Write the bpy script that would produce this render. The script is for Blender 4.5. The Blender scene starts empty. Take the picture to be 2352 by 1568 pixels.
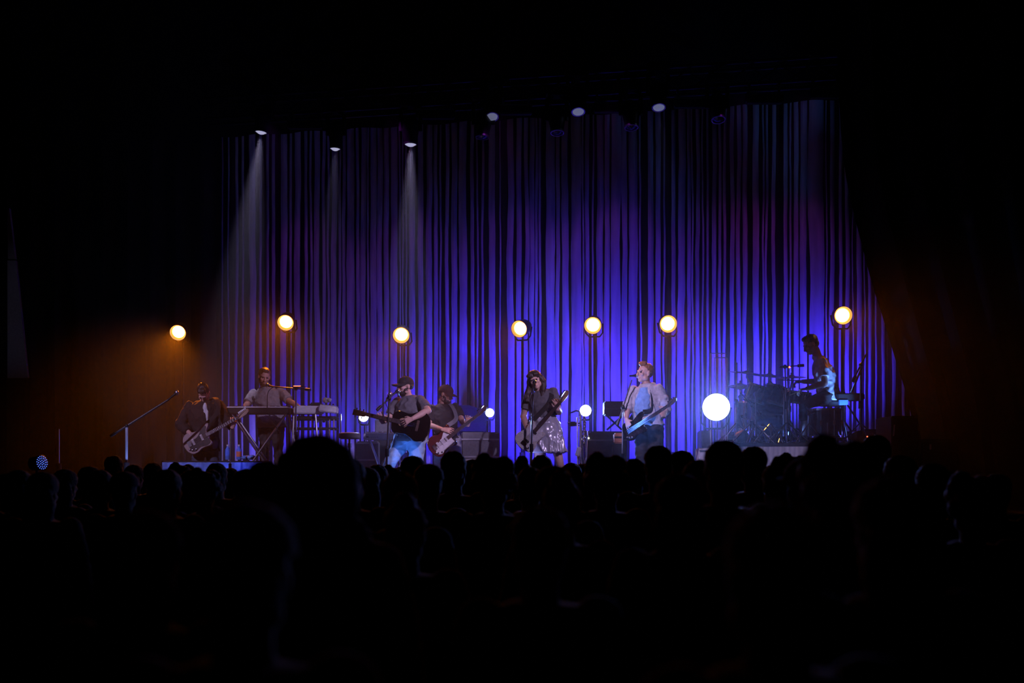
import bpy, bmesh, math, random
from mathutils import Vector as V, Matrix as M, noise as N

random.seed(7)
SC = bpy.context.scene
COL = SC.collection
# ---------------------------------------------------------------- camera, world, exposure
F = 2625.0                      # focal length in pixels of the 2352 px wide frame
ZC = 1.75                       # eye height of a standing photographer
HOR = 1074.0                    # row of the horizon
cam_d = bpy.data.cameras.new('camera')
cam = bpy.data.objects.new('camera', cam_d)
COL.objects.link(cam)
cam.location = (0, 0, ZC)
cam.rotation_euler = (math.pi / 2, 0, 0)
cam_d.lens = 36.0 * F / 2352.0
cam_d.sensor_width = 36.0
cam_d.shift_y = (HOR - 784.0) / 2352.0
cam_d.clip_start = 0.05
cam_d.clip_end = 200
cam_d.dof.use_dof = True
cam_d.dof.focus_distance = 15.2
cam_d.dof.aperture_fstop = 1.6
SC.camera = cam
wd = bpy.data.worlds.new('night')
SC.world = wd
wd.use_nodes = True
wd.node_tree.nodes['Background'].inputs[0].default_value = (0.02, 0.02, 0.05, 1)
wd.node_tree.nodes['Background'].inputs[1].default_value = 0.0
SC.view_settings.view_transform = 'Standard'
SC.view_settings.look = 'None'
SC.view_settings.gamma = 1.0
SC.view_settings.use_curve_mapping = False
SC.view_settings.exposure = 0.0
SC.cycles.adaptive_threshold = 0.05
SC.cycles.max_bounces = 4
SC.cycles.diffuse_bounces = 1
SC.cycles.glossy_bounces = 2
SC.cycles.transmission_bounces = 3
SC.cycles.transparent_max_bounces = 8
SC.cycles.volume_bounces = 0
SC.cycles.sample_clamp_indirect = 3.0
SC.cycles.sample_clamp_direct = 0.0
SC.cycles.caustics_reflective = False
SC.cycles.caustics_refractive = False

def W(px, py, Y):
    """the point at depth Y that the photograph shows at (px, py)"""
    return V(((px - 1176) * Y / F, Y, ZC - (py - HOR) * Y / F))

SLOPE = 0.2                     # the stage is turned a little: its right side is nearer
def DY(px, D):
    return D / (1 + SLOPE * (px - 1176) / F)

def look(d):
    return V(d).to_track_quat('-Z', 'Y').to_euler()

def spot(name, loc, aim, power, color, half=20, blend=0.3, radius=0.05):
    l = bpy.data.lights.new(name, 'SPOT')
    l.energy = power; l.color = color; l.spot_size = math.radians(half * 2)
    l.spot_blend = blend; l.shadow_soft_size = radius
    o = bpy.data.objects.new(name, l); COL.objects.link(o)
    o.location = loc; o.rotation_euler = look(V(aim) - V(loc))
    return o

def area(name, loc, aim, power, color, sx, sy, spread=180):
    l = bpy.data.lights.new(name, 'AREA')
    l.shape = 'RECTANGLE'; l.size = sx; l.size_y = sy; l.energy = power; l.color = color
    l.spread = math.radians(spread)
    o = bpy.data.objects.new(name, l); COL.objects.link(o)
    o.location = loc; o.rotation_euler = look(V(aim) - V(loc))
    return o

STAGE = 1.25
BLUE = (0.035, 0.022, 1.0)
LAV = (0.70, 0.52, 1.0)
AMBER = (1.0, 0.20, 0.004)
# key lights on the front-of-house bars, crossing from both sides
for pos, aim, pw, half in [((6.2, 4.0, 8.2), (-1.3, 15.1, 2.5), 5200, 3.4), ((6.4, 4.0, 8.2), (0.4, 14.5, 2.4), 2900, 3.4), ((-5.8, 4.0, 8.2), (1.75, 14.3, 2.5), 6800, 3.2),
                           ((-7.6, 5.0, 7.8), (-4.2, 15.5, 2.2), 2300, 4.0), ((6.0, 4.0, 8.2), (-3.3, 16.3, 2.7), 2900, 3.0), ((6.1, 4.0, 8.2), (-0.9, 16.0, 2.5), 2900, 3.0),
                           ((5.6, 3.0, 8.2), (3.45, 13.75, 1.9), 1500, 3.4)]:
    spot('key_spot', pos, aim, pw, LAV, half, 0.6, 0.06)

# ---------------------------------------------------------------- materials
def mat(name, col, rough=0.6, metal=0.0, var=0.12, scale=30.0, bump=0.0, bscale=60.0, stretch=(1, 1, 1), coat=0.0, spec=0.5, sheen=0.0):
    m = bpy.data.materials.new(name); m.use_nodes = True
    nt = m.node_tree; b = nt.nodes['Principled BSDF']
    tc = nt.nodes.new('ShaderNodeTexCoord'); mp = nt.nodes.new('ShaderNodeMapping')
    mp.inputs['Scale'].default_value = stretch
    nt.links.new(tc.outputs['Object'], mp.inputs['Vector'])
    n = nt.nodes.new('ShaderNodeTexNoise'); n.inputs['Scale'].default_value = scale; n.inputs['Detail'].default_value = 3
    nt.links.new(mp.outputs[0], n.inputs['Vector'])
    r = nt.nodes.new('ShaderNodeValToRGB')
    lo = [max(0, c * (1 - var)) for c in col]; hi = [min(1, c * (1 + var)) for c in col]
    r.color_ramp.elements[0].position = 0.3; r.color_ramp.elements[1].position = 0.7
    r.color_ramp.elements[0].color = (*lo, 1); r.color_ramp.elements[1].color = (*hi, 1)
    nt.links.new(n.outputs['Fac'], r.inputs[0]); nt.links.new(r.outputs[0], b.inputs['Base Color'])
    b.inputs['Roughness'].default_value = rough; b.inputs['Metallic'].default_value = metal
    b.inputs['Specular IOR Level'].default_value = spec
    if coat: b.inputs['Coat Weight'].default_value = coat
    if sheen: b.inputs['Sheen Weight'].default_value = sheen
    if bump:
        n2 = nt.nodes.new('ShaderNodeTexNoise'); n2.inputs['Scale'].default_value = bscale; n2.inputs['Detail'].default_value = 4
        nt.links.new(mp.outputs[0], n2.inputs['Vector'])
        bp = nt.nodes.new('ShaderNodeBump'); bp.inputs['Strength'].default_value = bump; bp.inputs['Distance'].default_value = 0.01
        nt.links.new(n2.outputs['Fac'], bp.inputs['Height']); nt.links.new(bp.outputs[0], b.inputs['Normal'])
    return m

def emit(name, col, strength):
    m = bpy.data.materials.new(name); m.use_nodes = True
    b = m.node_tree.nodes['Principled BSDF']
    b.inputs['Base Color'].default_value = (*[min(1, c) for c in col], 1)
    b.inputs['Emission Color'].default_value = (*col, 1); b.inputs['Emission Strength'].default_value = strength
    m.cycles.emission_sampling = 'NONE'     # the lamp's own light object carries its light
    return m

MT = {
 'stage': mat('stage_black', (0.012, 0.012, 0.014), 0.45, bump=0.15),
 'riser': mat('riser_black', (0.015, 0.015, 0.018), 0.6, bump=0.1),
 'floor': mat('hall_floor', (0.01, 0.01, 0.011), 0.7, bump=0.1),
 'wall': mat('wall_black', (0.006, 0.006, 0.007), 0.9, bump=0.2),
 'paleW': mat('pale_wall', (0.35, 0.35, 0.38), 0.9, bump=0.2),
 'drape': mat('black_drape', (0.008, 0.006, 0.006), 0.95, bump=0.2, stretch=(1, 1, .1)),
 'backing': mat('dark_backing', (0.055, 0.012, 0.02), 0.95, bump=0.2, stretch=(1, 1, .1)),
 'strip': mat('pale_strip', (0.62, 0.58, 0.66), 0.9, var=0.25, scale=9, bump=0.25, bscale=40, stretch=(1, 1, .12)),
 'blackmetal': mat('black_metal', (0.012, 0.012, 0.013), 0.4, 0.3, bump=0.05),
 'matteblack': mat('matte_black', (0.012, 0.012, 0.013), 0.75, bump=0.1),
 'chrome': mat('chrome', (0.75, 0.76, 0.8), 0.16, 1.0, var=0.05),
 'steel': mat('brushed_steel', (0.45, 0.46, 0.5), 0.35, 1.0, var=0.1),
 'lampbody': mat('lamp_housing', (0.02, 0.02, 0.022), 0.4, 0.2, bump=0.05),
 'glossblack': mat('gloss_black', (0.006, 0.005, 0.006), 0.15, coat=0.4),
 'grey': mat('grey_cover', (0.16, 0.16, 0.18), 0.7, bump=0.2),
 'lgrey': mat('light_grey', (0.4, 0.4, 0.44), 0.55, bump=0.05),
 'white': mat('white_plastic', (0.7, 0.7, 0.72), 0.4),
 'fascia': mat('white_skirt', (0.62, 0.62, 0.66), 0.8, var=0.25, scale=14, bump=0.3, stretch=(1, 1, .1)),
 'skin': mat('skin', (0.6, 0.33, 0.24), 0.5, var=0.08, bump=0.05),
 'skin2': mat('skin_pale', (0.7, 0.43, 0.34), 0.5, var=0.08, bump=0.05),
 'eye': mat('eye_dark', (0.03, 0.02, 0.02), 0.2),
 'hairdark': mat('dark_hair', (0.03, 0.015, 0.01), 0.45, var=0.4, scale=120, bump=0.5, bscale=150, stretch=(1, 1, .2)),
 'hairbrown': mat('brown_hair', (0.09, 0.04, 0.02), 0.45, var=0.4, scale=120, bump=0.5, bscale=150, stretch=(1, 1, .2)),
 'hairginger': mat('ginger_hair', (0.3, 0.12, 0.04), 0.45, var=0.3, scale=120, bump=0.5, bscale=150, stretch=(1, 1, .2)),
 'black_cloth': mat('black_cloth', (0.02, 0.015, 0.015), 0.85, bump=0.35, bscale=22),
 'grey_tee': mat('grey_tee', (0.3, 0.28, 0.28), 0.9, bump=0.4, bscale=18),
 'dgrey_tee': mat('charcoal_tee', (0.16, 0.15, 0.16), 0.9, bump=0.45, bscale=18),
 'white_tee': mat('white_tee', (0.7, 0.7, 0.72), 0.9, bump=0.4, bscale=18),
 'blue_tee': mat('light_blue_tee', (0.25, 0.45, 0.85), 0.9, bump=0.4, bscale=18),
 'denim_shirt': mat('pale_overshirt', (0.5, 0.48, 0.52), 0.9, var=0.2, bump=0.5, bscale=20),
 'jeans': mat('light_jeans', (0.36, 0.5, 0.66), 0.85, var=0.15, scale=12, bump=0.45, bscale=16),
 'djeans': mat('dark_jeans', (0.07, 0.08, 0.12), 0.85, bump=0.4, bscale=16),
 'grey_pants': mat('grey_trousers', (0.3, 0.28, 0.3), 0.85, bump=0.4, bscale=14),
 'satin': mat('silver_satin', (0.55, 0.53, 0.58), 0.28, 0.25, var=0.2, scale=8, bump=0.9, bscale=13, coat=0.2),
 'shoe': mat('dark_shoe', (0.03, 0.03, 0.03), 0.5),
 'cap': mat('black_cap', (0.03, 0.022, 0.022), 0.85, bump=0.3),
 'cap_red': mat('dark_red_cap', (0.07, 0.02, 0.018), 0.85, bump=0.3),
 'wood': mat('maple_neck', (0.4, 0.23, 0.12), 0.4, var=0.2, scale=20, stretch=(.1, 1, 1)),
 'rosewood': mat('rosewood', (0.07, 0.03, 0.02), 0.4, var=0.3, scale=20, stretch=(.1, 1, 1)),
 'g_taupe': mat('taupe_lacquer', (0.36, 0.27, 0.25), 0.25, coat=0.5, var=0.05),
 'g_black': mat('black_lacquer', (0.008, 0.005, 0.005), 0.14, coat=0.4, var=0.05),
 'g_red': mat('dark_red_lacquer', (0.08, 0.012, 0.012), 0.2, coat=0.5, var=0.1),
 'g_cream': mat('cream_lacquer', (0.55, 0.5, 0.46), 0.3, coat=0.4, var=0.25, scale=60),
 'guard_w': mat('white_pickguard', (0.6, 0.56, 0.56), 0.35),
 'guard_b': mat('dark_pickguard', (0.02, 0.012, 0.012), 0.25),
 'string': mat('steel_string', (0.75, 0.75, 0.8), 0.25, 1.0),
 'brass': mat('cymbal_bronze', (0.55, 0.36, 0.12), 0.28, 1.0, var=0.15, scale=80),
 'drumhead': mat('drum_head', (0.06, 0.06, 0.07), 0.4),
 'shell': mat('dark_shell', (0.012, 0.01, 0.014), 0.15, coat=0.5),
 'bottle': mat('blue_bottle', (0.12, 0.25, 0.8), 0.15, coat=0.3),
 'label': mat('orange_label', (0.75, 0.22, 0.1), 0.5),
 'bluecloth': mat('blue_foil_cloth', (0.15, 0.3, 0.85), 0.35, var=0.3, scale=10, bump=0.6, bscale=14),
 'orangebox': mat('tan_box', (0.5, 0.2, 0.1), 0.6),
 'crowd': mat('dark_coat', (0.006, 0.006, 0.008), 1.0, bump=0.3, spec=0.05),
 'crowdskin': mat('shaded_skin', (0.04, 0.024, 0.018), 0.9, spec=0.05),  # unlit look of the crowd put into a near-black skin colour
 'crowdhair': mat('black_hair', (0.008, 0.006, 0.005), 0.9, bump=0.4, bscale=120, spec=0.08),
 'red_glow': emit('red_emission', (1, 0.12, 0.05), 6),
 'white_led': emit('pilot_white', (1, 0.95, 0.7), 4),
 'amber_ring': emit('amber_rim_glow', (1.0, 0.17, 0.005), 1.2),
 'amber_lens': emit('amber_lens', (1.0, 0.55, 0.16), 14),
 'blue_lens': emit('blue_led_lens', (0.45, 0.6, 1.0), 60),
 'beam_lens': emit('beam_lens', (0.7, 0.7, 1.0), 0.55),
 'beam_dim': emit('faint_lens', (0.6, 0.65, 1.0), 0.16),
 'batten_lens': emit('blue_batten_lens', (0.1, 0.1, 1.0), 8),
}
# clear acrylic for the drum shield
m = bpy.data.materials.new('clear_acrylic'); m.use_nodes = True
nt = m.node_tree; nt.nodes.remove(nt.nodes['Principled BSDF'])
tr = nt.nodes.new('ShaderNodeBsdfTransparent'); tr.inputs[0].default_value = (0.93, 0.95, 0.98, 1)
gl = nt.nodes.new('ShaderNodeBsdfGlossy'); gl.inputs['Roughness'].default_value = 0.12
df = nt.nodes.new('ShaderNodeBsdfTranslucent'); df.inputs[0].default_value = (0.6, 0.7, 1, 1)
no = nt.nodes.new('ShaderNodeTexNoise'); no.inputs['Scale'].default_value = 6
mr = nt.nodes.new('ShaderNodeMapRange'); mr.inputs[3].default_value = 0.02; mr.inputs[4].default_value = 0.07
nt.links.new(no.outputs['Fac'], mr.inputs[0])
mx = nt.nodes.new('ShaderNodeMixShader'); nt.links.new(mr.outputs[0], mx.inputs[0])
nt.links.new(tr.outputs[0], mx.inputs[1]); nt.links.new(gl.outputs[0], mx.inputs[2])
mx2 = nt.nodes.new('ShaderNodeMixShader'); mx2.inputs[0].default_value = 0.03
nt.links.new(mx.outputs[0], mx2.inputs[1]); nt.links.new(df.outputs[0], mx2.inputs[2])
nt.links.new(mx2.outputs[0], nt.nodes['Material Output'].inputs[0])
MT['acrylic'] = m

# ---------------------------------------------------------------- mesh helpers
class MB:
    def __init__(s): s.v = []; s.f = []
    def add(s, vs, fs, mx=None):
        o = len(s.v)
        s.v += [(mx @ V(p)) if mx else V(p) for p in vs]
        s.f += [tuple(i + o for i in f) for f in fs]
        return s
    def box(s, c, d, mx=None):
        x, y, z = c; a, b, e = d[0] / 2, d[1] / 2, d[2] / 2
        vs = [(x + i * a, y + j * b, z + k * e) for k in (-1, 1) for j in (-1, 1) for i in (-1, 1)]
        return s.add(vs, [(0, 2, 3, 1), (4, 5, 7, 6), (0, 1, 5, 4), (2, 6, 7, 3), (0, 4, 6, 2), (1, 3, 7, 5)], mx)
    def bbox(s, c, d, bv=0.01, mx=None):
        """box with chamfered vertical and horizontal edges"""
        bm = bmesh.new(); bmesh.ops.create_cube(bm, size=1)
        for v in bm.verts: v.co = V((c[0] + v.co.x * d[0], c[1] + v.co.y * d[1], c[2] + v.co.z * d[2]))
        bmesh.ops.bevel(bm, geom=bm.edges[:], offset=min(bv, min(d) * .45), segments=2, affect='EDGES')
        bm.verts.index_update()
        s.add([v.co.copy() for v in bm.verts], [[v.index for v in f.verts] for f in bm.faces], mx); bm.free()
        return s
    def rings(s, rs, n=14, cap=True):
        """rs: (centre, half-axis a, half-axis b)"""
        o = len(s.v)
        for c, a, b in rs:
            for i in range(n):
                t = 2 * math.pi * i / n
                s.v.append(V(c) + V(a) * math.cos(t) + V(b) * math.sin(t))
        for k in range(len(rs) - 1):
            for i in range(n):
                j = (i + 1) % n
                s.f.append((o + k * n + i, o + k * n + j, o + (k + 1) * n + j, o + (k + 1) * n + i))
        if cap:
            s.f.append(tuple(o + i for i in reversed(range(n))))
            q = o + (len(rs) - 1) * n
            s.f.append(tuple(q + i for i in range(n)))
        return s
    def tube(s, pts, r, n=8, flat=1.0, up=None):
        pts = [V(p) for p in pts]
        if not isinstance(r, (list, tuple)): r = [r] * len(pts)
        t0 = (pts[1] - pts[0]).normalized()
        if up is None: up = V((0, 0, 1)) if abs(t0.z) < .9 else V((1, 0, 0))
        a = t0.cross(V(up)).normalized(); rs = []
        for i, p in enumerate(pts):
            t = (pts[min(i + 1, len(pts) - 1)] - pts[max(i - 1, 0)]).normalized()
            a = (a - t * a.dot(t)).normalized(); b = t.cross(a)
            rs.append((p, a * r[i], b * r[i] * flat))
        return s.rings(rs, n)
    def ell(s, c, r, ax=None, nu=16, nv=10):
        """ellipsoid, ax = (x axis, y axis, z axis)"""
        X, Y, Z = ax if ax else (V((1, 0, 0)), V((0, 1, 0)), V((0, 0, 1)))
        o = len(s.v); c = V(c)
        s.v.append(c - Z * r[2])
        for k in range(1, nv):
            p = -math.pi / 2 + math.pi * k / nv
            for i in range(nu):
                t = 2 * math.pi * i / nu
                s.v.append(c + X * r[0] * math.cos(p) * math.cos(t) + Y * r[1] * math.cos(p) * math.sin(t) + Z * r[2] * math.sin(p))
        s.v.append(c + Z * r[2]); top = len(s.v) - 1
        for i in range(nu):
            j = (i + 1) % nu
            s.f.append((o, o + 1 + j, o + 1 + i))
            s.f.append((top, o + 1 + (nv - 2) * nu + i, o + 1 + (nv - 2) * nu + j))
            for k in range(nv - 2):
                q = o + 1 + k * nu
                s.f.append((q + i, q + j, q + nu + j, q + nu + i))
        return s
    def lathe(s, prof, n=20, mx=None, cap=True):
        """prof: (radius, height) about the local z axis"""
        o = len(s.v)
        for r, z in prof:
            for i in range(n):
                t = 2 * math.pi * i / n
                p = V((r * math.cos(t), r * math.sin(t), z)); s.v.append(mx @ p if mx else p)
        for k in range(len(prof) - 1):
            for i in range(n):
                j = (i + 1) % n
                s.f.append((o + k * n + i, o + k * n + j, o + (k + 1) * n + j, o + (k + 1) * n + i))
        if cap:
            s.f.append(tuple(o + i for i in reversed(range(n))))
            q = o + (len(prof) - 1) * n; s.f.append(tuple(q + i for i in range(n)))
        return s
    def prism(s, pts, z0, z1, mx=None, bev=0.006):
        """closed outline in the local xy plane with softened rims"""
        n = len(pts); c = V((sum(p[0] for p in pts) / n, sum(p[1] for p in pts) / n))
        def ins(p, d):
            q = V((p[0], p[1])) - c; L = max(q.length, 1e-6); return c + q * (max(L - d, 0) / L)
        lay = [(z0, bev), (z0 + bev, 0), (z1 - bev, 0), (z1, bev)]
        o = len(s.v)
        for z, d in lay:
            for p in pts:
                q = ins(p, d); w = V((q.x, q.y, z)); s.v.append(mx @ w if mx else w)
        for k in range(3):
            for i in range(n):
                j = (i + 1) % n
                s.f.append((o + k * n + i, o + k * n + j, o + (k + 1) * n + j, o + (k + 1) * n + i))
        s.f.append(tuple(o + i for i in reversed(range(n)))); s.f.append(tuple(o + 3 * n + i for i in range(n)))
        return s

def smooth_loop(pts, sub=4):
    out = []; n = len(pts)
    for i in range(n):
        p0, p1, p2, p3 = [V((*pts[(i + k) % n], 0)) for k in (-1, 0, 1, 2)]
        for k in range(sub):
            t = k / sub
            q = 0.5 * ((2 * p1) + (p2 - p0) * t + (2 * p0 - 5 * p1 + 4 * p2 - p3) * t * t + (3 * p1 - p0 - 3 * p2 + p3) * t ** 3)
            out.append((q.x, q.y))
    return out

def spline(pts, sub=6):
    pts = [V(p) for p in pts]; out = []; n = len(pts)
    for i in range(n - 1):
        p0, p1, p2, p3 = pts[max(i - 1, 0)], pts[i], pts[i + 1], pts[min(i + 2, n - 1)]
        for k in range(sub):
            t = k / sub
            out.append(0.5 * ((2 * p1) + (p2 - p0) * t + (2 * p0 - 5 * p1 + 4 * p2 - p3) * t * t + (3 * p1 - p0 - 3 * p2 + p3) * t ** 3))
    return out + [pts[-1]]

ORG = {}
def org(o): return ORG.get(o.name, V((0, 0, 0)))

def tag(o, label=None, cat=None, group=None, kind=None):
    if label: o['label'] = label
    if cat: o['category'] = cat
    if group: o['group'] = group
    if kind: o['kind'] = kind
    return o

def thing(name, label, cat, loc, group=None):
    o = bpy.data.objects.new(name, None); COL.objects.link(o)
    o.empty_display_size = 0.1; o.location = loc; ORG[o.name] = V(loc)
    return tag(o, label, cat, group)

def mesh_obj(name, me, mt, parent=None, loc=None):
    o = bpy.data.objects.new(name, me); COL.objects.link(o)
    if not me.materials: me.materials.append(MT[mt] if isinstance(mt, str) else mt)
    if parent: o.parent = parent; ORG[o.name] = org(parent)
    elif loc is not None: o.location = loc; ORG[o.name] = V(loc)
    return o

def to_mesh(name, mb, off, ang=40):
    me = bpy.data.meshes.new(name)
    me.from_pydata([tuple(p - off) for p in mb.v], [], mb.f); me.validate(); me.update()
    bm = bmesh.new(); bm.from_mesh(me); bmesh.ops.recalc_face_normals(bm, faces=bm.faces); bm.to_mesh(me); bm.free()
    me.shade_smooth(); me.set_sharp_from_angle(angle=math.radians(ang))
    return me

def part(name, mb, mt, parent, label=None, kind=None):
    """a mesh child; its points are given in the same space as the thing's base"""
    o = mesh_obj(name, to_mesh(name, mb, org(parent)), mt, parent)
    if label: o['label'] = label
    if kind: o['kind'] = kind
    return o

def single(name, mb, mt, label, cat, loc, group=None, kind=None):
    o = mesh_obj(name, to_mesh(name, mb, V(loc)), mt, None, loc)
    return tag(o, label, cat, group, kind)

def struct(name, mb, mt, label=None):
    o = mesh_obj(name, to_mesh(name, mb, V((0, 0, 0))), mt, None, (0, 0, 0))
    o['kind'] = 'structure'
    if label: o['label'] = label
    return o

def kids(o): return [c for c in bpy.data.objects if c.parent == o]

def copy_tree(o, loc=None, rz=None, scale=None, label=None, parent=None):
    c = o.copy(); COL.objects.link(c); c.parent = parent
    if loc is not None: c.location = loc
    if rz is not None: c.rotation_euler = (0, 0, rz)
    if scale is not None: c.scale = (scale, scale, scale)
    if label: c['label'] = label
    for ch in o.children: copy_tree(ch, parent=c)
    return c

def voxel(mb, size, smooth=2, off=V((0, 0, 0)), wr=0.0, wf=10.0, name='skin', seed=0.0, sfac=0.5, stretch=(1, 1, 1)):
    """union of overlapping closed shapes as one continuous surface; wr, wf: height and frequency of creases"""
    me = bpy.data.meshes.new(name + '_src'); me.from_pydata([tuple(p - off) for p in mb.v], [], mb.f)
    me.validate(); me.update()
    bm = bmesh.new(); bm.from_mesh(me); bmesh.ops.recalc_face_normals(bm, faces=bm.faces); bm.to_mesh(me); bm.free()
    o = bpy.data.objects.new('tmp', me); COL.objects.link(o)
    r = o.modifiers.new('r', 'REMESH'); r.mode = 'VOXEL'; r.voxel_size = size; r.adaptivity = 0.0
    if smooth:
        q = o.modifiers.new('s', 'SMOOTH'); q.iterations = smooth; q.factor = sfac
    dg = bpy.context.evaluated_depsgraph_get()
    out = bpy.data.meshes.new_from_object(o.evaluated_get(dg))
    bpy.data.objects.remove(o); bpy.data.meshes.remove(me)
    out.name = name
    if wr:
        nv = [v.normal.copy() for v in out.vertices]
        for v, nn in zip(out.vertices, nv):
            p = V((v.co.x * wf * stretch[0], v.co.y * wf * stretch[1], v.co.z * wf * stretch[2])) + V((seed, seed * 2, seed * 3))
            d = 1 - abs(N.noise(p)) * 2 + 0.5 * N.noise(p * 2.3)
            v.co += nn * max(d - 0.6, -0.4) * wr
    out.shade_smooth()
    return out

def vpart(name, mb, size, mt, parent, label=None, **k):
    me = voxel(mb, size, off=org(parent), name=name, **k)
    o = mesh_obj(name, me, mt, parent)
    if label: o['label'] = label
    return o
# ================================================================ structure
def cline(x, D): return D - SLOPE * x
def slab(x0, x1, D0, D1, z0, z1):
    """a block that follows the turned stage"""
    vs = [(x, cline(x, D), z) for z in (z0, z1) for D in (D0, D1) for x in (x0, x1)]
    return MB().add(vs, [(0, 2, 3, 1), (4, 5, 7, 6), (0, 1, 5, 4), (2, 6, 7, 3), (0, 4, 6, 2), (1, 3, 7, 5)])
struct('floor', MB().box((0, 8, -0.05), (30, 34, 0.1)), 'floor')
struct('stage_floor', slab(-9.5, 9.5, 13.45, 19.6, 0.02, STAGE), 'stage')
struct('wall_back', MB().box((0, 22.2, 5), (30, 0.2, 10.2)), 'wall')
struct('wall_left', MB().box((-12, 8, 5), (0.2, 34, 10.2)), 'wall')
struct('wall_right', MB().box((12, 8, 5), (0.2, 34, 10.2)), 'wall')
struct('ceiling', MB().box((0, 8, 10.15), (30, 34, 0.1)), 'wall')

# ---------------- backdrop of hanging cloth strips over a dark lining
CD = 17.5
cur = thing('backdrop_curtain', 'tall blue-lit backdrop of hanging cloth strips behind the band', 'curtain', (0, cline(0, CD), STAGE))
mb = MB()
xs = []
x = -4.76
while x < 6.2:
    xs.append(x); x += 0.028
rows = 14
for k in range(rows + 1):
    z = STAGE + 0.02 + (8.3 - STAGE) * k / rows
    for x in xs:
        d = 0.10 * N.noise(V((x * 5.0, 3.3, z * 0.12))) + 0.05 * N.noise(V((x * 14, 7.7, z * 0.2)))
        mb.v.append(V((x, cline(x, CD) + 0.1 + d, z)))
n = len(xs)
for k in range(rows):
    for i in range(n - 1):
        mb.f.append((k * n + i, k * n + i + 1, (k + 1) * n + i + 1, (k + 1) * n + i))
part('lining', mb, 'backing', cur, 'dark red lining behind the strips')
STR = [(508, 512), (523, 526), (540, 546), (555, 560), (573, 586), (595, 601), (612, 618), (625, 632), (644, 658), (664, 670), (677, 690), (699, 706), (712, 717),
 (722, 734), (740, 747), (752, 757), (761, 774), (777, 783), (786, 793), (798, 814), (817, 824), (829, 841), (844, 848), (851, 865), (867, 878), (882, 893), (898, 913), (917, 920), (924, 927), (931, 934),
 (940, 953), (960, 972), (979, 992), (996, 1005), (1010, 1014), (1023, 1031), (1037, 1050), (1055, 1072), (1082, 1090), (1094, 1098), (1106, 1111), (1123, 1137),
 (1147, 1150), (1166, 1180), (1187, 1198), (1205, 1214), (1216, 1227), (1229, 1235), (1238, 1243), (1254, 1273), (1277, 1285), (1289, 1304), (1312, 1334), (1337, 1341), (1344, 1353),
 (1360, 1364), (1371, 1385), (1388, 1400), (1404, 1425), (1428, 1440), (1444, 1463), (1469, 1473), (1487, 1500), (1506, 1517), (1523, 1527), (1542, 1551), (1557, 1573),
 (1578, 1586), (1588, 1592), (1598, 1607), (1612, 1616), (1623, 1628), (1636, 1645), (1650, 1656), (1662, 1668), (1677, 1686), (1692, 1701), (1706, 1716), (1730, 1743), (1750, 1754), (1758, 1763), (1773, 1781),
 (1800, 1809), (1814, 1818), (1824, 1834), (1839, 1853), (1859, 1891), (1897, 1900), (1906, 1916), (1927, 1934), (1941, 1950), (1958, 1961), (1968, 1979), (1985, 1988), (1994, 2001), (2010, 2014), (2025, 2033), (2047, 2055), (2073, 2079), (2090, 2098)]
for si, (a, b) in enumerate(STR):
    D = CD - random.uniform(0.02, 0.10)
    ya = DY(a, D); yb = DY(b, D)
    xa = (a - 1176) * ya / F; xb = (b - 1176) * yb / F
    c = (xa + xb) / 2; w = (xb - xa) / 2 * 1.04
    mb = MB(); cols = 5; rows = 44
    tw = random.uniform(-0.5, 0.5); seed = si * 3.17
    bulge = min(0.05, w * random.uniform(0.3, 0.8))
    for k in range(rows + 1):
        z = STAGE + 0.03 + (8.25 - STAGE) * k / rows
        sway = 0.022 * N.noise(V((seed, 0.0, z * 0.7))) + 0.007 * N.noise(V((seed, 5.0, z * 3.1)))
        wl = w * (1 + 0.20 * N.noise(V((seed, 9.0, z * 0.9))) + 0.10 * N.noise(V((seed, 2.0, z * 4.0))))
        wr_ = w * (1 + 0.20 * N.noise(V((seed, 19.0, z * 0.9))) + 0.10 * N.noise(V((seed, 12.0, z * 4.0))))
        ang = tw + 0.35 * N.noise(V((seed, 4.0, z * 0.25)))
        for i in range(cols):
            t = -1 + 2 * i / (cols - 1)
            u = t * (wl if t < 0 else wr_)
            dep = -bulge * (1 - t * t) + u * math.sin(ang) * 0.5
            xx = c + sway + u
            mb.v.append(V((xx, cline(xx, D) + dep, z)))
    for k in range(rows):
        for i in range(cols - 1):
            q = k * cols + i
            mb.f.append((q, q + 1, q + cols + 1, q + cols))
    part('strip', mb, 'strip', cur)

def drape(name, edge, x_out, D, z0, z1, label, step=0.09, amp=0.09):
    """a gathered black drape; edge(z) is the x of its inner edge"""
    mb = MB(); rows = 24; cols = 90
    for k in range(rows + 1):
        z = z0 + (z1 - z0) * k / rows
        e = edge(z)
        for i in range(cols + 1):
            x = e + (x_out - e) * i / cols
            q = (i / cols) * abs(x_out - edge(z0)) / 0.42
            mb.v.append(V((x, cline(x, D) + amp * math.sin(q * 2 * math.pi) + 0.04 * N.noise(V((q * 2, z * .3, D))), z)))
    for k in range(rows):
        for i in range(cols):
            q = k * (cols + 1) + i
            mb.f.append((q, q + 1, q + cols + 2, q + cols + 1))
    x0 = (edge(z0) + x_out) / 2
    return single(name, mb, 'drape', label, 'curtain', (x0, cline(x0, D), z0))
xl = (508 - 1176) * DY(508, 17.15) / F
drape('masking_drape', lambda z: xl, -9.4, 17.15, STAGE + .01, 8.6, 'black masking drape left of the blue strips behind the bowed guitarist')
RD = 15.75
EDGE = [(2118, 1100), (2096, 960), (2080, 895), (2052, 810), (2032, 740), (2002, 650), (1974, 545), (1945, 430), (1932, 330), (1925, 200), (1920, 0)]
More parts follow.
